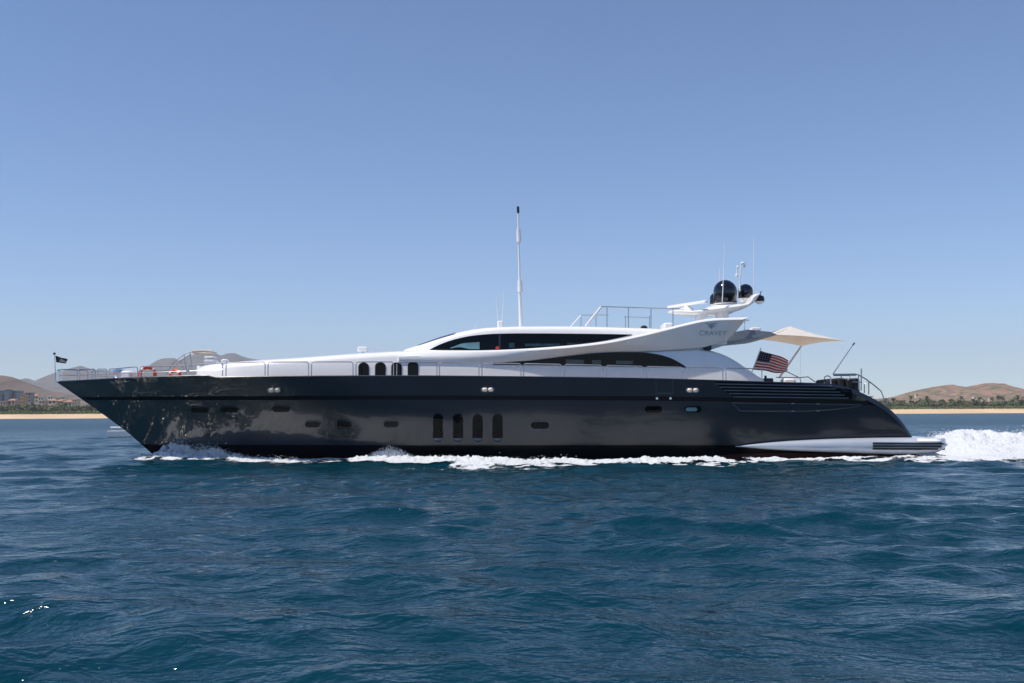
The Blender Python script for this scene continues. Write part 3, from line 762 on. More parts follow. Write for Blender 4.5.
dome(725.4, 303.5, 280, 11.7, 2.9, 'satellite_dome', M['dome'], .1)
dome(745.7, 298.6, 284, 7.4, 3.7, 'satellite_dome', M['dome'], .2)
dome(715.5, 304.5, 293, 5.6, 4.2, 'satellite_dome', M['dome'], .1)
c = W(759.5, 301.5, 3.2); b = MB(); b.lathe(c, [(.10, -.10), (.19, -.03), (.20, .0)], 18); so_ = b.build('camera_base', M['white'], rad)
b = MB(); b.lathe(c, [(.20, .0), (.21, .12), (.17, .22), (.10, .26), (.004, .27)], 18); b.tube([W(759.5,295.5,3.2), W(761.3,291,3.2)], .035, 6, r2=.015); b.build('camera_housing', M['black'], so_)
# scanner: the bar turns in the horizontal plane, its left end swung away
pc = W(687, 306, 3.2)
b = MB(); b.lathe((pc.x, pc.y, pc.z-.32), [(.30, 0), (.26, .12), (.16, .2), (.12, .33)], 20); b.box((pc.x-.05, pc.y, pc.z-.20), (.62, .4, .22), bev=.08)
b.build('radar_pedestal', M['white'], rad)
b = MB(); A_ = W(668.5, 305.6, 4.2); B_ = W(707, 299.9, 2.0); L_ = (B_-A_); L_.z = 0
b.box((pc.x, pc.y, pc.z+.06), (L_.length, .16, .13), bev=.04, rz=math.atan2(L_.y, L_.x)); b.build('radar_scanner', M['white'], rad)
b = MB(); b.tube([W(739.8,291,3.4), W(740,280,3.4), W(741,266,3.4), W(741.8,262,3.4)], .035, 8, r2=.02)
b.tube([W(740.2,275,3.4), W(736.6,275.5,3.4), W(737,266,3.4)], .018, 6); b.lathe(W(736.8,277,3.4), [(.05,0),(.06,.1),(.03,.16)], 10); b.lathe(W(737.6,268.5,3.4), [(.03,0),(.05,.05),(.02,.14)], 10)
b.tube([W(740.6,268,3.4), W(745,266.8,3.4)], .02, 6); b.lathe(W(744.6,267,3.4), [(.045,0),(.05,.08),(.02,.12)], 10); b.lathe(W(742.6,264.5,3.4), [(.02,0),(.09,.03),(.09,.07),(.02,.12)], 10)
b.build('instrument_mast', M['white'], rad)
for q in ([(722.3,302),(724.9,243)], [(719,292),(719.6,268)], [(753.6,299),(753.9,238)]):
    b = MB(); b.tube([W(a_, c_, 2.25 if q[0][0] == 722.3 else 4.0) for a_, c_ in q], .020, 6, r2=.009); b.build('whip_antenna', M['white'], rad)
# forward mast
b = MB(); b.tube([W(521,328,YC), W(519.8,290,YC)], .085, 10, r2=.07); b.tube([W(519.8,290,YC), W(518,208,YC)], .05, 10, r2=.036)
mast = b.build('mast', M['white'], houseB)
b = MB(); b.tube([W(520.3,292,YC), W(519.9,280.5,YC)], .115, 10, r2=.10); b.build('mast_collar', M['white'], mast)
b = MB(); b.tube([W(519,242,YC), W(518.5,229,YC)], .105, 10, r2=.085); b.build('mast_collar', M['white'], mast)
b = MB(); b.tube([W(518.2,213,YC), W(518,206.6,YC)], .055, 10); b.build('masthead_light', M['black'], mast)
b = MB(); q = W(500.5,324,2.6); b.box((q.x, q.y, q.z-.03), (.26, .26, .3), bev=.05); b.tube([W(498.2,323,2.6), W(496.2,296,2.6)], .02, 6, r2=.01); b.tube([W(502,323,2.6), W(504.2,291,2.6)], .02, 6, r2=.01); b.build('whip_antenna', M['white'], houseB)
b = MB(); b.tube([W(472,332,2.8), W(477,324,2.8)], .012, 6); b.build('whip_antenna', M['white'], houseB)
# searchlight on the coachroof
b = MB(); q = W(363, 352.5, 2.2); b.lathe((q.x, q.y, q.z-.22), [(.06,0),(.05,.3)], 10); b.box((q.x, q.y, q.z+.13), (.42, .30, .20), bev=.05); sl = b.build('searchlight', M['white'], houseA)
b = MB(); q = W(369, 355.2, 2.0); b.box((q.x, q.y, q.z), (.52, .5, .10), bev=.03); b.build('roof_hatch', M['silver'], houseA)
# flybridge rails and seats
def rail(paths, r, name, parent, m='chrome_dull'):
    b = MB()
    for p in paths: b.tube(p, r, 7)
    return b.build(name, M[m], parent)
rail([[W(601,306.6,1.7), W(640,307.8,1.7), W(681,309,1.7)]] + [[W(x, 307+(x-601)*.03, 1.7), W(x, 328, 1.7)] for x in (607,628.5,651,673)], .020, 'flybridge_rail', houseB)
rail([[W(580.5,315.2,5.2), W(609,315,5.2)], [W(624,316.8,5.2), W(650,317.8,5.2)]] + [[W(x, 316, 5.2), W(x, 329, 5.2)] for x in (581,596,625.5,649.5)], .016, 'flybridge_rail', houseB)
rail([[W(585.5,326.5,1.7), W(601.3,306.8,1.7)]], .055, 'windscreen_strut', houseB, 'white'); rail([[W(570.5,327,5.2), W(581,315.4,5.2)]], .035, 'windscreen_strut', houseB, 'white')
b = MB(); q = W(667, 325.4, 2.4); b.box((q.x, q.y, q.z-.1), (.42, 1.0, .34), bev=.08); b.build('flybridge_seat', M['white'], houseB)
b = MB(); q = W(644, 327.5, 2.2); b.lathe((q.x, q.y, q.z-.05), [(.15,0),(.14,.08),(.06,.13),(.004,.14)], 14); b.build('speaker_dome', M['black'], houseB)
# ---- railings along the gunwale
f_rt = curve([(50,369.6),(80,369.2),(110,369),(137,366.8),(160,366.2),(186,365.2),(225,362.7),(310,361.9),(400,361.9),(480,362.9),(560,364.2),(640,366.2),(690,367.4),(764,368.8)])
def gunY(X): return YC-max(.03, brow(ROWS-1, X)-.12)
def rail_pt(px, f, lift=0):
    Y = 1.0
    for _ in range(6):
        p = W(px, f(px), Y); Y = gunY(p.x)
    return W(px, f(px)-lift, Y)
def rail_section(x0, x1, far=False):
    b = MB(); n = 6; rr = 1.2
    lo = lambda x: rail_pt(x, f_gun)
    top = [rail_pt(x0+(x1-x0)*i/n, f_rt) for i in range(n+1)]
    A0 = lo(x0); A1 = lo(x1)
    z0 = top[0].z-A0.z; z1 = top[-1].z-A1.z
    start = [A0-Vector((0,0,.05)), Vector((A0.x, A0.y, A0.z+z0*.8)), top[0].lerp(top[1], .12)-Vector((0,0,.02))]
    end = [top[-1].lerp(top[-2], .12)-Vector((0,0,.02)), Vector((A1.x, A1.y, A1.z+z1*.8)), A1-Vector((0,0,.05))]
    b.tube(start+[top[0].lerp(top[1], .35)]+top[1:-1]+[top[-1].lerp(top[-2], .35)]+end, .021, 7)
    if x1 < 230:
        mid = [rail_pt(x0+(x1-x0)*i/n, lambda x: f_rt(x)*.5+f_gun(x)*.5) for i in range(n+1)]; b.tube(mid, .010, 5)
    if far: b.v = [(x, 2*YC-y, z) for x, y, z in b.v]
    return b.build('railing', M['rail'], yacht)
secs = [(57.5,77),(79.5,95),(97.5,106.5),(109,137.5),(140,186.5),(189,222.5),(226,265),(268,308.5),(311.5,353),(356,393.5),(396.7,437),(439.5,479),(482,521),(523.6,561.4),(564.6,602),(606,643),(646.3,682.7),(686.5,723),(726,762)]
for i, s in enumerate(secs):
    rail_section(*s)
    if i < 6: rail_section(*s, far=True)
# bow fittings
b = MB(); q = W(119, 372, 3.2); zg = zall(q.x)[0]
b.lathe((q.x, q.y, zg-.45), [(.30,0),(.28,.5),(.22,.55),(.24,.66),(.30,.74),(.28,.82),(.1,.87)], 20); b.build('anchor_windlass', M['chrome'], yacht)
b = MB(); q = W(127, 372, 3.5); b.box((q.x, 3.5, zg+.1), (.8, 1.1, .5), bev=.12); b.build('windlass_cover', M['white'], yacht)
b = MB(); q = W(59, 378, 3.5); b.box((q.x, 3.5, zall(q.x)[0]+.2), (.18, .2, .5), bev=.04); b.build('bow_roller', M['chrome'], yacht)
# folded awning frame and console on the foredeck
fr = [[W(166,376,2.6), W(172,364,2.6), W(184,354.6,2.6), W(191,351.8,2.6), W(206,351.2,2.6), W(217,352.4,2.6)], [W(184,354.6,2.6), W(187,376,2.6)], [W(171,365.4,2.6), W(190,354.6,2.6)], [W(190,352,2.6), W(192.5,372,2.6)],
      [W(168,376,4.6), W(176,365,4.6), W(187,356.5,4.6), W(194,353.4,4.6), W(215,354,4.6)], [W(180,361,4.6), W(186,374,4.6)]]
awf = rail(fr, .018, 'awning_frame', yacht)
b = MB(); b.tube([W(192,351.6,2.5), W(204,350.9,2.5), W(212,351.5,2.5)], .055, 8); b.tube([W(194,353,4.6), W(212,353.6,4.6)], .05, 8); b.build('awning_roll', M['beige'], awf)
b = MB(); q = W(211, 361.5, 3.0); b.box((q.x, q.y, q.z+.02), (.44, .7, .12), bev=.04); b.box((q.x+.02, q.y, q.z-.2), (.36, .6, .36), bev=.05); b.box((q.x-.02, q.y, q.z+.17), (.36, .6, .08), bev=.03); b.build('sunpad_backrest', M['white'], houseA)
b = MB(); q = W(225, 362, 1.6); b.box((q.x, q.y, q.z-.02), (.28, .3, .26), bev=.07); b.build('deck_vent', M['white'], houseA)
# ---- aft hardtop arm and awning
b = MB(); b.prism([W(716,341.5,1.3), W(724,337.5,1.3), W(733,332,1.3), W(748,329.4,1.3), W(770,331.6,1.3), W(778,334.6,1.3), W(771,336.2,1.3), W(745,338.8,1.3), W(730,341,1.3)], 4.4, bev=.02); hard = b.build('hardtop_arm', M['arm'], yacht, smooth=40)
b = MB(); q = W(755, 329.4, 2.2); b.box((q.x, q.y, q.z), (.4, .5, .12), bev=.04); b.build('arm_cover', M['white'], hard)
b = MB(); b.tube([W(744.5,331,1.2), W(744.8,320.5,1.2), W(749,320,1.2)], .02, 6); b.build('grab_rail', M['chrome_dull'], hard)
PK = W(790,326.2,3.2); PF = W(766,331.5,3.3); NF = W(771,334.4,1.3); NA = W(849,341.2,1.6); FA = W(801.5,346.2,5.6); FF = W(744,338.6,5.7)
def tri_patch(b, A, B, C, n=10, sag=.12):
    rows_ = []
    for i in range(n+1):
        row = []
        for j in range(n+1):
            u = i/n; v = j/n
            p = A*(1-u) + (B*(1-v)+C*v)*u
            p = p - Vector((0,0,1))*sag*4*u*(1-u) + Vector((0,0,1))*sag*1.6*u*v*(1-v)*2
            row.append(p)
        rows_.append(row)
    b.grid(rows_)
b = MB(); tri_patch(b, PK, NF, NA, sag=.06); tri_patch(b, PK, NA, FA, sag=.10); tri_patch(b, PK, FA, FF, sag=.08); tri_patch(b, PK, FF, NF, sag=.04)
aw = b.build('awning', M['canvas'], yacht, smooth=60)
rail([[W(801.3,346,5.6), W(786,368,5.6), W(779,378,5.6)]], .045, 'awning_pole', aw, 'white')
rail([[W(800.5,346.5,5.5), W(800.3,378,5.5)]], .006, 'awning_stay', aw, 'chrome')
# ---- aft deck fittings
def zg_at(px): return zall(W(px, 380, .4).x)[0]
rail([[W(786,371.3,1.2), W(800,378,1.2), W(801,383,1.2)], [W(776,377.4,1.2), W(800,377.6,1.2), W(808,376.8,1.2), W(815,381.8,1.2)], [W(783,377.4,1.2), W(783,383,1.2)]], .022, 'aft_rail', yacht)
b = MB(); q = W(768, 379.5, 1.4); b.box((q.x, q.y, q.z-.1), (.36, .4, .3), bev=.05); b.tube([W(765.5,381,1.4), W(765.5,375.6,1.4)], .05, 8); b.build('capstan', M['black'], yacht)
b = MB(); q = W(788, 380, 1.8); b.box((q.x, q.y, q.z-.1), (.5, .6, .3), bev=.08); b.build('deck_locker', M['white'], yacht)
b = MB()
for px, py, wd, hh in ((826,381.5,.34,.42),(834,380.6,.34,.40),(842,381.8,.36,.46),(848.5,383.5,.30,.62)):
    q = W(px, py, 2.2); b.box((q.x, q.y, q.z-.12), (wd, 2.0, hh), bev=.10)
b.build('aft_sofa', M['cushion'], yacht)
rail([[W(824,384,1.0), W(824.5,377,1.0), W(827.5,375.6,1.0), W(830.5,377,1.0), W(831,385,1.0)]], .028, 'mooring_hoop', yacht, 'chrome')
rail([[W(833,374.8,.9), W(858,374.6,.9), W(866.5,379.4,.9), W(873,384.4,.9), W(881,391,.9), W(883.4,397,.9), W(883.6,402,.9)], [W(858.6,375,.9), W(858.6,389.5,.9)], [W(861.4,368.5,.9), W(861.2,391,.9)], [W(852,382,.9), W(862,382.2,.9)],
      [W(868.8,381,.9), W(868.8,394.5,.9)], [W(864.4,393,.9), W(864.4,384,.9), W(868,380.6,.9)], [W(841,375,.9), W(841.5,379,.9)], [W(851,375,.9), W(848,380,.9)], [W(886.8,399,.9), W(887.2,404,.9)]], .024, 'stern_rail', yacht)
rail([[W(833.5,374.8,1.0), W(838,374.8,1.0), W(845,374.8,1.0), W(856,374.6,1.0)]], .05, 'rolled_gangway', yacht, 'chrome_dull')

# ------------------------------------------------------------------ things carried by the yacht
bh = empty("boat_hook", W(833, 373.5, 1.0), "thin grey pole slanting up from the stern rail", "boat hook")
b = MB(); b.tube([W(833,374,1.0), W(854,343.5,1.0)], .022, 7, r2=.016); b.build('pole', M['chrome_dull'], bh)
b = MB(); b.tube([W(852.8,345.2,1.0), W(854.6,342.8,1.0)], .03, 7); b.build('tip', M['black'], bh)

def flag_mesh(c, nx, ny, amp, wl, ph):
    TL, TR, BR, BL = [Vector(q) for q in c]; b = MB(); rows_ = []; uv = []
    for j in range(ny+1):
        v = j/ny; row = []
        for i in range(nx+1):
            u = i/nx; p = (TL*(1-u)+TR*u)*(1-v) + (BL*(1-u)+BR*u)*v
            a_ = amp*(u**.7); k = 2*math.pi*u/wl + ph + v*1.1
            p = p + Vector((-.05*math.sin(k*1.3)*u, a_*math.sin(k), .35*a_*math.cos(k*.9+v*2)*u)); row.append(p); uv.append((u, 1-v))
        rows_.append(row)
    b.grid(rows_); return b, uv
def add_uv(o, uv):
    me = o.data; l = me.uv_layers.new(name='UVMap')
    for lp in me.loops: l.data[lp.index].uv = uv[lp.vertex_index]
fe = empty("ensign_flag", W(749.5, 381, YC), "red, white and blue striped flag flying from a raked staff at the stern", "flag")
b = MB(); b.tube([W(748.5,381,YC), W(760.6,349,YC)], .022, 8, r2=.016); b.lathe(W(760.7,348.8,YC), [(.01,-.03),(.035,0),(.01,.03)], 8); b.build('staff', M['white'], fe)
b, uv = flag_mesh((W(760.2,350.6,YC), W(788.5,359.0,YC), W(787,373.6,YC), W(753,369.6,YC)), 40, 26, .17, .62, .5)
fo = b.build('cloth', mat("striped_cloth", (1,1,1), .8), fe, smooth=180, fixn=False); add_uv(fo, uv)
t = fo.data.materials[0].node_tree; p = t.nodes["Principled BSDF"]
def nd(kind, **kw):
    n = t.nodes.new(kind)
    for k, v in kw.items(): setattr(n, k, v)
    return n
def mth(op, a_, b_=None, clamp=False):
    n = nd("ShaderNodeMath", operation=op, use_clamp=clamp)
    for i, q in enumerate((a_, b_)):
        if q is None: continue
        if isinstance(q, (int, float)): n.inputs[i].default_value = q
        else: t.links.new(q, n.inputs[i])
    return n.outputs[0]
def mixc(f, a_, b_):
    n = nd("ShaderNodeMix", data_type='RGBA'); t.links.new(f, n.inputs["Factor"])
    for k, q in (("A", a_), ("B", b_)):
        if isinstance(q, tuple): n.inputs[k].default_value = (*q, 1)
        else: t.links.new(q, n.inputs[k])
    return n.outputs["Result"]
uvn = nd("ShaderNodeUVMap"); sx = nd("ShaderNodeSeparateXYZ"); t.links.new(uvn.outputs[0], sx.inputs[0]); U_, V_ = sx.outputs[0], sx.outputs[1]
red = mth('LESS_THAN', mth('MODULO', mth('MULTIPLY', mth('SUBTRACT', 1.0, V_), 13), 2), 1)
stripes = mixc(red, (.80, .74, .70), (.42, .018, .03))
cant = mth('MULTIPLY', mth('LESS_THAN', U_, .40), mth('GREATER_THAN', V_, 6/13))
su = mth('SUBTRACT', mth('FRACT', mth('MULTIPLY', U_, 6/.40)), .5); sv = mth('SUBTRACT', mth('FRACT', mth('MULTIPLY', mth('SUBTRACT', V_, 6/13), 5/(7/13))), .5)
star = mth('LESS_THAN', mth('ADD', mth('MULTIPLY', su, su), mth('MULTIPLY', sv, sv)), .022)
fc = mixc(cant, stripes, mixc(star, (.010, .014, .055), (.7, .7, .7))); t.links.new(fc, p.inputs["Base Color"])
tr = nd("ShaderNodeBsdfTranslucent"); t.links.new(fc, tr.inputs[0]); mx = nd("ShaderNodeMixShader"); mx.inputs[0].default_value = .45
t.links.new(p.outputs[0], mx.inputs[1]); t.links.new(tr.outputs[0], mx.inputs[2]); t.links.new(mx.outputs[0], t.nodes["Material Output"].inputs[0])

bf = empty("bow_flag", W(56, 381, YC), "small black flag with a white emblem on the bow staff", "flag")
b = MB(); b.tube([W(55.8,381,YC), W(54.6,354,YC)], .018, 8, r2=.014); b.build('staff', M['chrome_dull'], bf)
b = MB(); b.lathe(W(54.4,353.6,YC), [(.01,-.05),(.055,-.03),(.05,.03),(.01,.05)], 10); b.build('finial', M['black'], bf)
b, uv = flag_mesh((W(55.4,355.6,YC), W(67,359.4,YC), W(66.4,363.4,YC), W(56.2,362.4,YC)), 20, 12, .06, .7, .3)
bc = b.build('cloth', mat("black_cloth", (.006, .007, .010), .8), bf, smooth=180, fixn=False); add_uv(bc, uv)
t = bc.data.materials[0].node_tree; p = t.nodes["Principled BSDF"]
uvn = nd("ShaderNodeUVMap"); sx = nd("ShaderNodeSeparateXYZ"); t.links.new(uvn.outputs[0], sx.inputs[0]); U_, V_ = sx.outputs[0], sx.outputs[1]
du = mth('MULTIPLY', mth('SUBTRACT', U_, .60), 3.6); dv = mth('MULTIPLY', mth('SUBTRACT', V_, .50), 2.9)
tri = mth('LESS_THAN', mth('ADD', mth('ABSOLUTE', du), mth('MULTIPLY', dv, .5)), .5); lowb = mth('GREATER_THAN', dv, -.9)
t.links.new(mixc(mth('MULTIPLY', tri, lowb), (.006, .007, .010), (.62, .58, .55)), p.inputs["Base Color"])

def lifebuoy(px, py, Y, tilt, label):
    c = W(px, py, Y); e = empty("lifebuoy", c, label, "lifebuoy", "lifebuoys on the foredeck")
    b = MB(); rings = []; Rr = .30; rr = .075; m = Matrix.Rotation(tilt, 3, 'Z')
    bands = MB()
    def ring(a_, r_): return [c + m @ Vector(((Rr+r_*math.cos(q))*math.cos(a_), r_*math.sin(q), (Rr+r_*math.cos(q))*math.sin(a_))) for q in [2*math.pi*k/12 for k in range(12)]]
    rg = [ring(2*math.pi*k/32, rr) for k in range(33)]; b.grid(rg, closed=True); b.build('ring', M['orange'], e)
    for k in range(4):
        a0 = math.pi/4 + k*math.pi/2; bands.grid([ring(a0+d, rr+.006) for d in (-.16, -.05, .05, .16)], closed=True)
    bands.build('reflective_band', M['white'], e)
lifebuoy(147.5, 374.5, 3.0, .35, "orange lifebuoy standing on the foredeck nearer the bow")
lifebuoy(175, 377.5, 2.9, -.5, "orange lifebuoy on the foredeck just ahead of the white sunpad")

# ------------------------------------------------------------------ small boat beyond the bow
YB = 48.0; pb = W(111.2, 437.8, YB)
sb = empty("small_motorboat", (pb.x+2.4, YB, 0), "small white motorboat half hidden behind the dark bow", "boat")
b = MB(); rings = []
L0 = 5.4
for i in range(15):
    u = i/14; X = pb.x + L0*u; wd = .95*(1-max(0, (u-.45)/.55)**2.2) + .02; zt = .60 + .22*u*u
    rings.append([(X, YB-wd, zt), (X, YB-wd*.92, .15), (X, YB-wd*.5, -.2), (X, YB+wd*.5, -.2), (X, YB+wd*.92, .15), (X, YB+wd, zt), (X, YB+wd*.85, zt+.03), (X, YB-wd*.85, zt+.03)])
b.loft(rings); b.build('hull', M['white'], sb)
b = MB(); b.box((pb.x+.72, YB, .92), (1.15, 1.4, .10), bev=.05); b.build('canopy', M['white'], sb)
b = MB()
for dx in (.25, 1.2):
    for dy in (-.6, .6): b.tube([(pb.x+dx, YB+dy, .45), (pb.x+dx, YB+dy, .84)], .025, 6)
b.build('canopy_frame', M['chrome_dull'], sb)
b = MB(); b.box((pb.x-.05, YB, .42), (.3, .4, .5), bev=.08); b.build('outboard_motor', M['black'], sb)
b = MB(); b.box((pb.x+1.3, YB, .68), (.5, .8, .34), bev=.06); b.build('console', M['beige'], sb)

# ------------------------------------------------------------------ foam, wash and spray
def foam_mat():
    m = bpy.data.materials.new("white_foam"); m.use_nodes = True; t = m.node_tree; p = t.nodes["Principled BSDF"]; out = t.nodes["Material Output"]
    p.inputs["Base Color"].default_value = (.60, .63, .66, 1); p.inputs["Roughness"].default_value = .8
    at = t.nodes.new("ShaderNodeAttribute"); at.attribute_name = "foam"
    g = t.nodes.new("ShaderNodeNewGeometry")
    n = t.nodes.new("ShaderNodeTexNoise"); n.inputs["Scale"].default_value = 3.2; n.inputs["Detail"].default_value = 8; n.inputs["Roughness"].default_value = .68; n.inputs["Distortion"].default_value = .8
    t.links.new(g.outputs["Position"], n.inputs["Vector"])
    a1 = t.nodes.new("ShaderNodeMath"); a1.operation = 'SUBTRACT'; a1.inputs[0].default_value = 1.0; t.links.new(at.outputs["Fac"], a1.inputs[1])
    mr = t.nodes.new("ShaderNodeMath"); mr.operation = 'SUBTRACT'; t.links.new(n.outputs["Fac"], mr.inputs[0]); t.links.new(a1.outputs[0], mr.inputs[1])
    ml = t.nodes.new("ShaderNodeMath"); ml.operation = 'MULTIPLY_ADD'; ml.use_clamp = True; ml.inputs[1].default_value = 7.0; ml.inputs[2].default_value = .5
    t.links.new(mr.outputs[0], ml.inputs[0])
    b = t.nodes.new("ShaderNodeBump"); b.inputs["Strength"].default_value = .9; b.inputs["Distance"].default_value = .10
    n2 = t.nodes.new("ShaderNodeTexNoise"); n2.inputs["Scale"].default_value = 9; n2.inputs["Detail"].default_value = 6
    t.links.new(g.outputs["Position"], n2.inputs["Vector"]); t.links.new(n2.outputs["Fac"], b.inputs["Height"]); t.links.new(b.outputs[0], p.inputs["Normal"])
    tr = t.nodes.new("ShaderNodeBsdfTransparent"); mx = t.nodes.new("ShaderNodeMixShader")
    t.links.new(ml.outputs[0], mx.inputs[0]); t.links.new(tr.outputs[0], mx.inputs[1]); t.links.new(p.outputs[0], mx.inputs[2]); t.links.new(mx.outputs[0], out.inputs[0])
    return m
FOAM = foam_mat()
def foam_sheet(name, XY, H, D, label):
    ny, nx = XY[0].shape
    hs, _, _ = sea(XY[0].ravel(), XY[1].ravel()); 
    co = np.stack([XY[0].ravel(), XY[1].ravel(), hs + H.ravel()], 1)
    i = np.arange(ny-1)[:, None]*nx + np.arange(nx-1)[None, :]
    q = np.stack([i, i+1, i+nx+1, i+nx], -1).reshape(-1, 4)
    me = bpy.data.meshes.new(name); me.from_pydata(co.tolist(), [], q.tolist())
    at = me.attributes.new("foam", 'FLOAT', 'POINT'); at.data.foreach_set('value', D.ravel().astype(np.float32))
    me.polygons.foreach_set('use_smooth', [True]*len(q)); me.materials.append(FOAM)
    o = bpy.data.objects.new(name, me); COL.objects.link(o)
    return tag(o, label, "foam", kind='stuff')
def tn(X, Y, sc, z=0.0, o=4):
    return np.array([mnoise.fractal(Vector((a*sc, b_*sc, z)), .9, 2.0, o) for a, b_ in zip(X.ravel(), Y.ravel())]).reshape(X.shape)
# wash along the hull
nx_, ny_ = 640, 46
Xs = np.linspace(XBOW+4.0, XEND+1.2, nx_); tt = np.linspace(0, 1, ny_)
Yh = np.array([YC-hull_b(min(x, XEND-.1), 0.0) for x in Xs])
pxs = np.array([proj((x, y, 0))[0] for x, y in zip(Xs, Yh)])
wid = np.interp(pxs, [150,200,300,350,400,480,570,640,720,760,850,945], [1.7,2.1,3.2,2.8,4.2,6.2,6.0,6.2,5.6,2.8,3.2,3.8])
den = np.interp(pxs, [150,165,200,225,260,300,318,345,352,365,405,560,580,605,620,700,722,728,750,765,800,860,900,945], [.85,.95,.98,1.1,1.15,1.0,.62,.6,.75,1.0,1.12,1.05,.70,.66,1.0,.95,.42,.35,.72,.85,.75,.8,.75,.8])
hgt = np.interp(pxs, [150,165,180,200,225,300,330,350,370,390,405,470,560,600,640,720,800,945], [.22,.36,.36,.22,.13,.06,.02,.02,.08,.11,.10,.13,.10,.03,.10,.07,.02,.04])
X = np.repeat(Xs[None, :], ny_, 0); T = np.repeat(tt[:, None], nx_, 1); Yg = Yh[None, :] + .12 - T*wid[None, :]
Nz = tn(X, Yg, 1.6, 0.0); N2 = tn(X, Yg, 5.5, 4.0); N3 = tn(X, Yg*1.4, .55, 8.0)
prof = np.exp(-((T-.34)/.22)**2)
H = hgt[None, :]*prof*(1+.55*Nz+.4*N2) + .02 + .06*np.maximum(0, N2+.2)*np.exp(-((T-.35)/.3)**2)*den[None, :]
H *= np.minimum(1, (1-T)*6)
D = den[None, :]*(1.02-.42*np.clip((T-.40+N3*.35)/.6, 0, 1)**.9) - .45*np.clip((T-.66)/.34, 0, 1)
N4 = tn(X*.55, Yg, 1.0, 11.0); D = D + np.clip((T-.22)/.3, 0, 1)*(.85*N4+.40*N3-.12)
gap = np.clip((pxs-395)/30, 0, 1)*.17 + .02; D *= np.clip((T-gap[None, :]*.4)/(gap[None, :]*.8+.02), 0, 1)
D[-1, :] = 0; D[-2, :] *= .5
foam_sheet("wash_foam", (X, Yg), H, np.clip(D, 0, 1.3), "white broken foam washing along the yacht's side")
def curtain(name, prof, px0, px1, lo, hi, label):
    f = curve(prof); nx_, ny_ = int((px1-px0)*3), 26; V = []; DD = []
    for j in range(ny_):
        t = j/(ny_-1)
        for i in range(nx_):
            px = px0+(px1-px0)*i/(nx_-1); n1 = fb(px*.11, t*1.5, 2.0); n2 = fb(px*.5, t*3, 7.0)
            top = f(px) - 2.2*n1 - 1.2*n2; yb = 461.5
            V.append(on(px, yb+(top-yb)*t, hullY, .05+.30*(1-t)**1.5+.10*t+.06*n2)); e = min(1, min(i, nx_-1-i)/14)
            DD.append((lo+(hi-lo)*t**.8 + .16*n1)*e if j < ny_-1 else 0)
    q = [(j*nx_+i, j*nx_+i+1, (j+1)*nx_+i+1, (j+1)*nx_+i) for j in range(ny_-1) for i in range(nx_-1)]
    me = bpy.data.meshes.new(name); me.from_pydata([tuple(p) for p in V], [], q)
    at = me.attributes.new("foam", 'FLOAT', 'POINT'); at.data.foreach_set('value', np.clip(DD, 0, 1.2).astype(np.float32))
    me.polygons.foreach_set('use_smooth', [True]*len(q)); me.materials.append(FOAM)
    o = bpy.data.objects.new(name, me); COL.objects.link(o); return tag(o, label, "foam", kind='stuff')
curtain("bow_wave_foam", [(150,459.5),(154,457),(158,453),(163,446),(171,443.6),(180,444.8),(190,448),(200,451.5),(207,450),(214,447.6),(224,450),(240,454),(265,458.5)], 151, 265, .88, .50, "thin curling sheet of bow wave climbing the dark stem")
curtain("side_wave_foam", [(348,460.5),(356,458.5),(366,455.5),(378,451.5),(390,450),(398,452),(408,456),(425,457.5),(440,458.5)], 348, 440, .90, .50, "sheet of foam leaping beside the hull ahead of the tall windows")
# wake behind the stern
nx_, ny_ = 420, 120
xa = XEND+.9
X, Yg = np.meshgrid(xa + np.linspace(0, 1, nx_)**1.3*36, np.linspace(-3.2, 9.8, ny_))
u = X-xa; v = (Yg-YC)/3.6
front = 1/(1+np.exp(-(u-.9-.35*np.abs(v))/.28))
wd = 1.0+.012*u
Hp = np.exp(-(np.abs(v)/(.82*wd))**3.4)
N1 = tn(X, Yg, .75, 1.0); N2 = tn(X, Yg, 2.6, 2.0); N3 = tn(X, Yg, .28, 5.0)
H = Hp*front*(.80-.004*u)*(1+.28*N1+.22*N2+.2*N3) + .03
H = np.maximum(H, .02)
D = np.clip(1.25*np.exp(-(np.abs(v+.05*N1)/(1.32+.016*u))**5) + .18*N1, 0, 1.3)
D = np.maximum(D, np.clip(.62-.25*np.abs(np.abs(v)-1.5)+.25*N3, 0, .66)*np.exp(-((np.abs(v)-1.45)/.40)**2))
D[:, 0] = 0; D[0, :] = 0; D[-1, :] = 0; D[:, -1] = 0
foam_sheet("wake_foam", (X, Yg), H, D, "high white churned wake boiling up behind the stern")
drop_m = mat("spray_droplets", (.88, .90, .92), .6, vary=.02)
def spray(name, n, fn, label):
    b = MB()
    for _ in range(n):
        c, r = fn(); c = Vector(c)
        a_ = Vector((random.gauss(0,1), random.gauss(0,1), random.gauss(0,1))).normalized(); q = a_.orthogonal().normalized(); w_ = a_.cross(q)
        b.add([c+a_*r, c-a_*r*.8, c+q*r, c-q*r*.9, c+w_*r, c-w_*r], [(0,2,4),(0,4,3),(0,3,5),(0,5,2),(1,4,2),(1,3,4),(1,5,3),(1,2,5)])
    o = b.build(name, drop_m, smooth=0, fixn=False); return tag(o, label, "spray", kind='stuff')
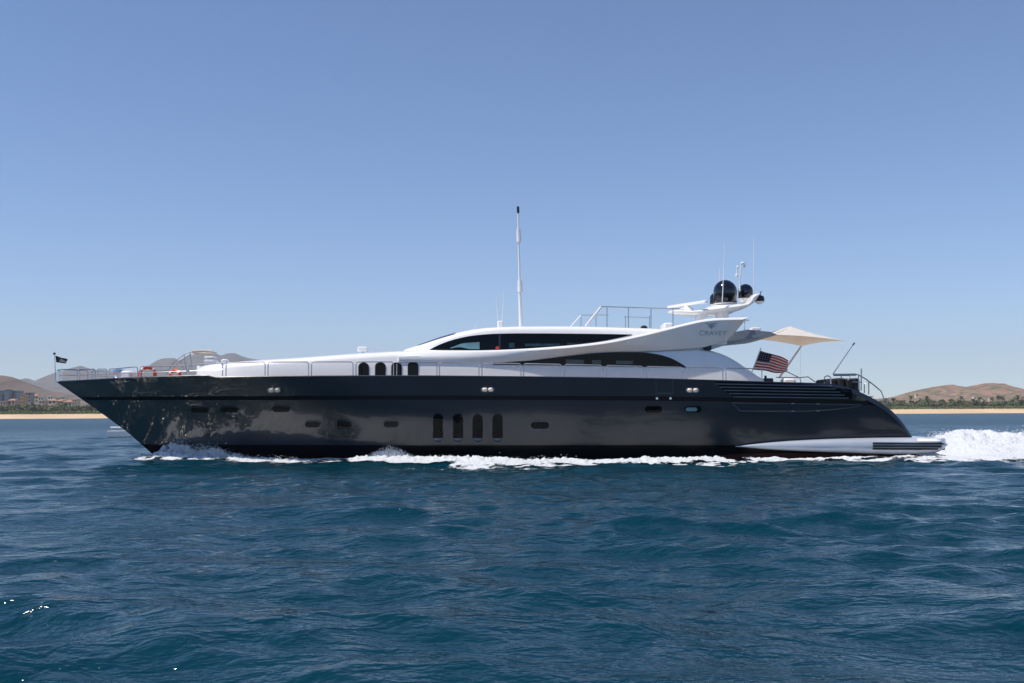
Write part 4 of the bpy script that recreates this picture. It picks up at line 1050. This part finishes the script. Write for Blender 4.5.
def bow_spray():
    px = random.choice([random.gauss(176, 10), random.gauss(200, 14), random.gauss(215, 20)]); px = min(max(px, 160), 262)
    X_ = W(px, 455, 2.6).x; top = np.interp(px, [158,168,180,195,212,230,262], [.3,.75,.72,.5,.55,.35,.15])
    h = abs(random.gauss(0, .5))*top; Y_ = hullY(X_, max(0, h)) - .06 - abs(random.gauss(0, .25))*(1.2-h)
    return (X_, Y_, h), (.005+.009*random.random()**2)*(1.9 if random.random() < .06 else 1)
spray("bow_spray", 15000, bow_spray, "fine bluish spray thrown up under the bow")
def mid_spray():
    px = random.gauss(390, 13); X_ = W(px, 455, .8).x; k = max(.05, 1-abs(px-390)/42)
    h = random.random()**.8*.62*k*random.uniform(.5, 1.15); Y_ = hullY(X_, 0) - .15 - abs(random.gauss(0, .35))
    return (X_, Y_, h), (.005+.008*random.random()**2)*(1.9 if random.random() < .06 else 1)
spray("side_spray", 9000, mid_spray, "pale plume of spray beside the hull ahead of the tall windows")
def wash_spray():
    px = random.uniform(405, 575) if random.random() < .7 else random.uniform(225, 300); X_ = W(px, 458, .5).x
    h = abs(random.gauss(0, .09)) + .10; Y_ = hullY(X_, 0) - 1.2 - random.random()*1.6
    return (X_, Y_, h), .010+.015*random.random()**2
spray("wash_spray", 420, wash_spray, "scattered droplets above the foam along the hull")
def wake_spray():
    u_ = random.expovariate(.10)+.5; v_ = random.gauss(0, .55); X_ = xa+min(u_, 34); Y_ = YC+v_*3.4
    h = (.80*math.exp(-abs(v_)**3.2))*(1 if u_ > 1.4 else u_/1.4) + abs(random.gauss(0, .12))+.02
    return (X_, Y_, h), .007+.016*random.random()**3
spray("wake_spray", 9000, wake_spray, "droplets flying above the white wake")

# ------------------------------------------------------------------ haze over the bay
hz = MB(); hz.box((0, 100, 400), (28400, 24600, 803)); ho = hz.build("haze", [], smooth=0)
hm = bpy.data.materials.new("sea_haze"); hm.use_nodes = True; t = hm.node_tree; t.nodes.clear()
out = t.nodes.new("ShaderNodeOutputMaterial"); pv = t.nodes.new("ShaderNodeVolumePrincipled")
pv.inputs["Color"].default_value = (.92, .94, .98, 1); pv.inputs["Density"].default_value = 0.8e-4; pv.inputs["Anisotropy"].default_value = 0.0
t.links.new(pv.outputs[0], out.inputs["Volume"]); ho.data.materials.append(hm)
tag(ho, "pale sea haze over the bay", "haze", kind='stuff')
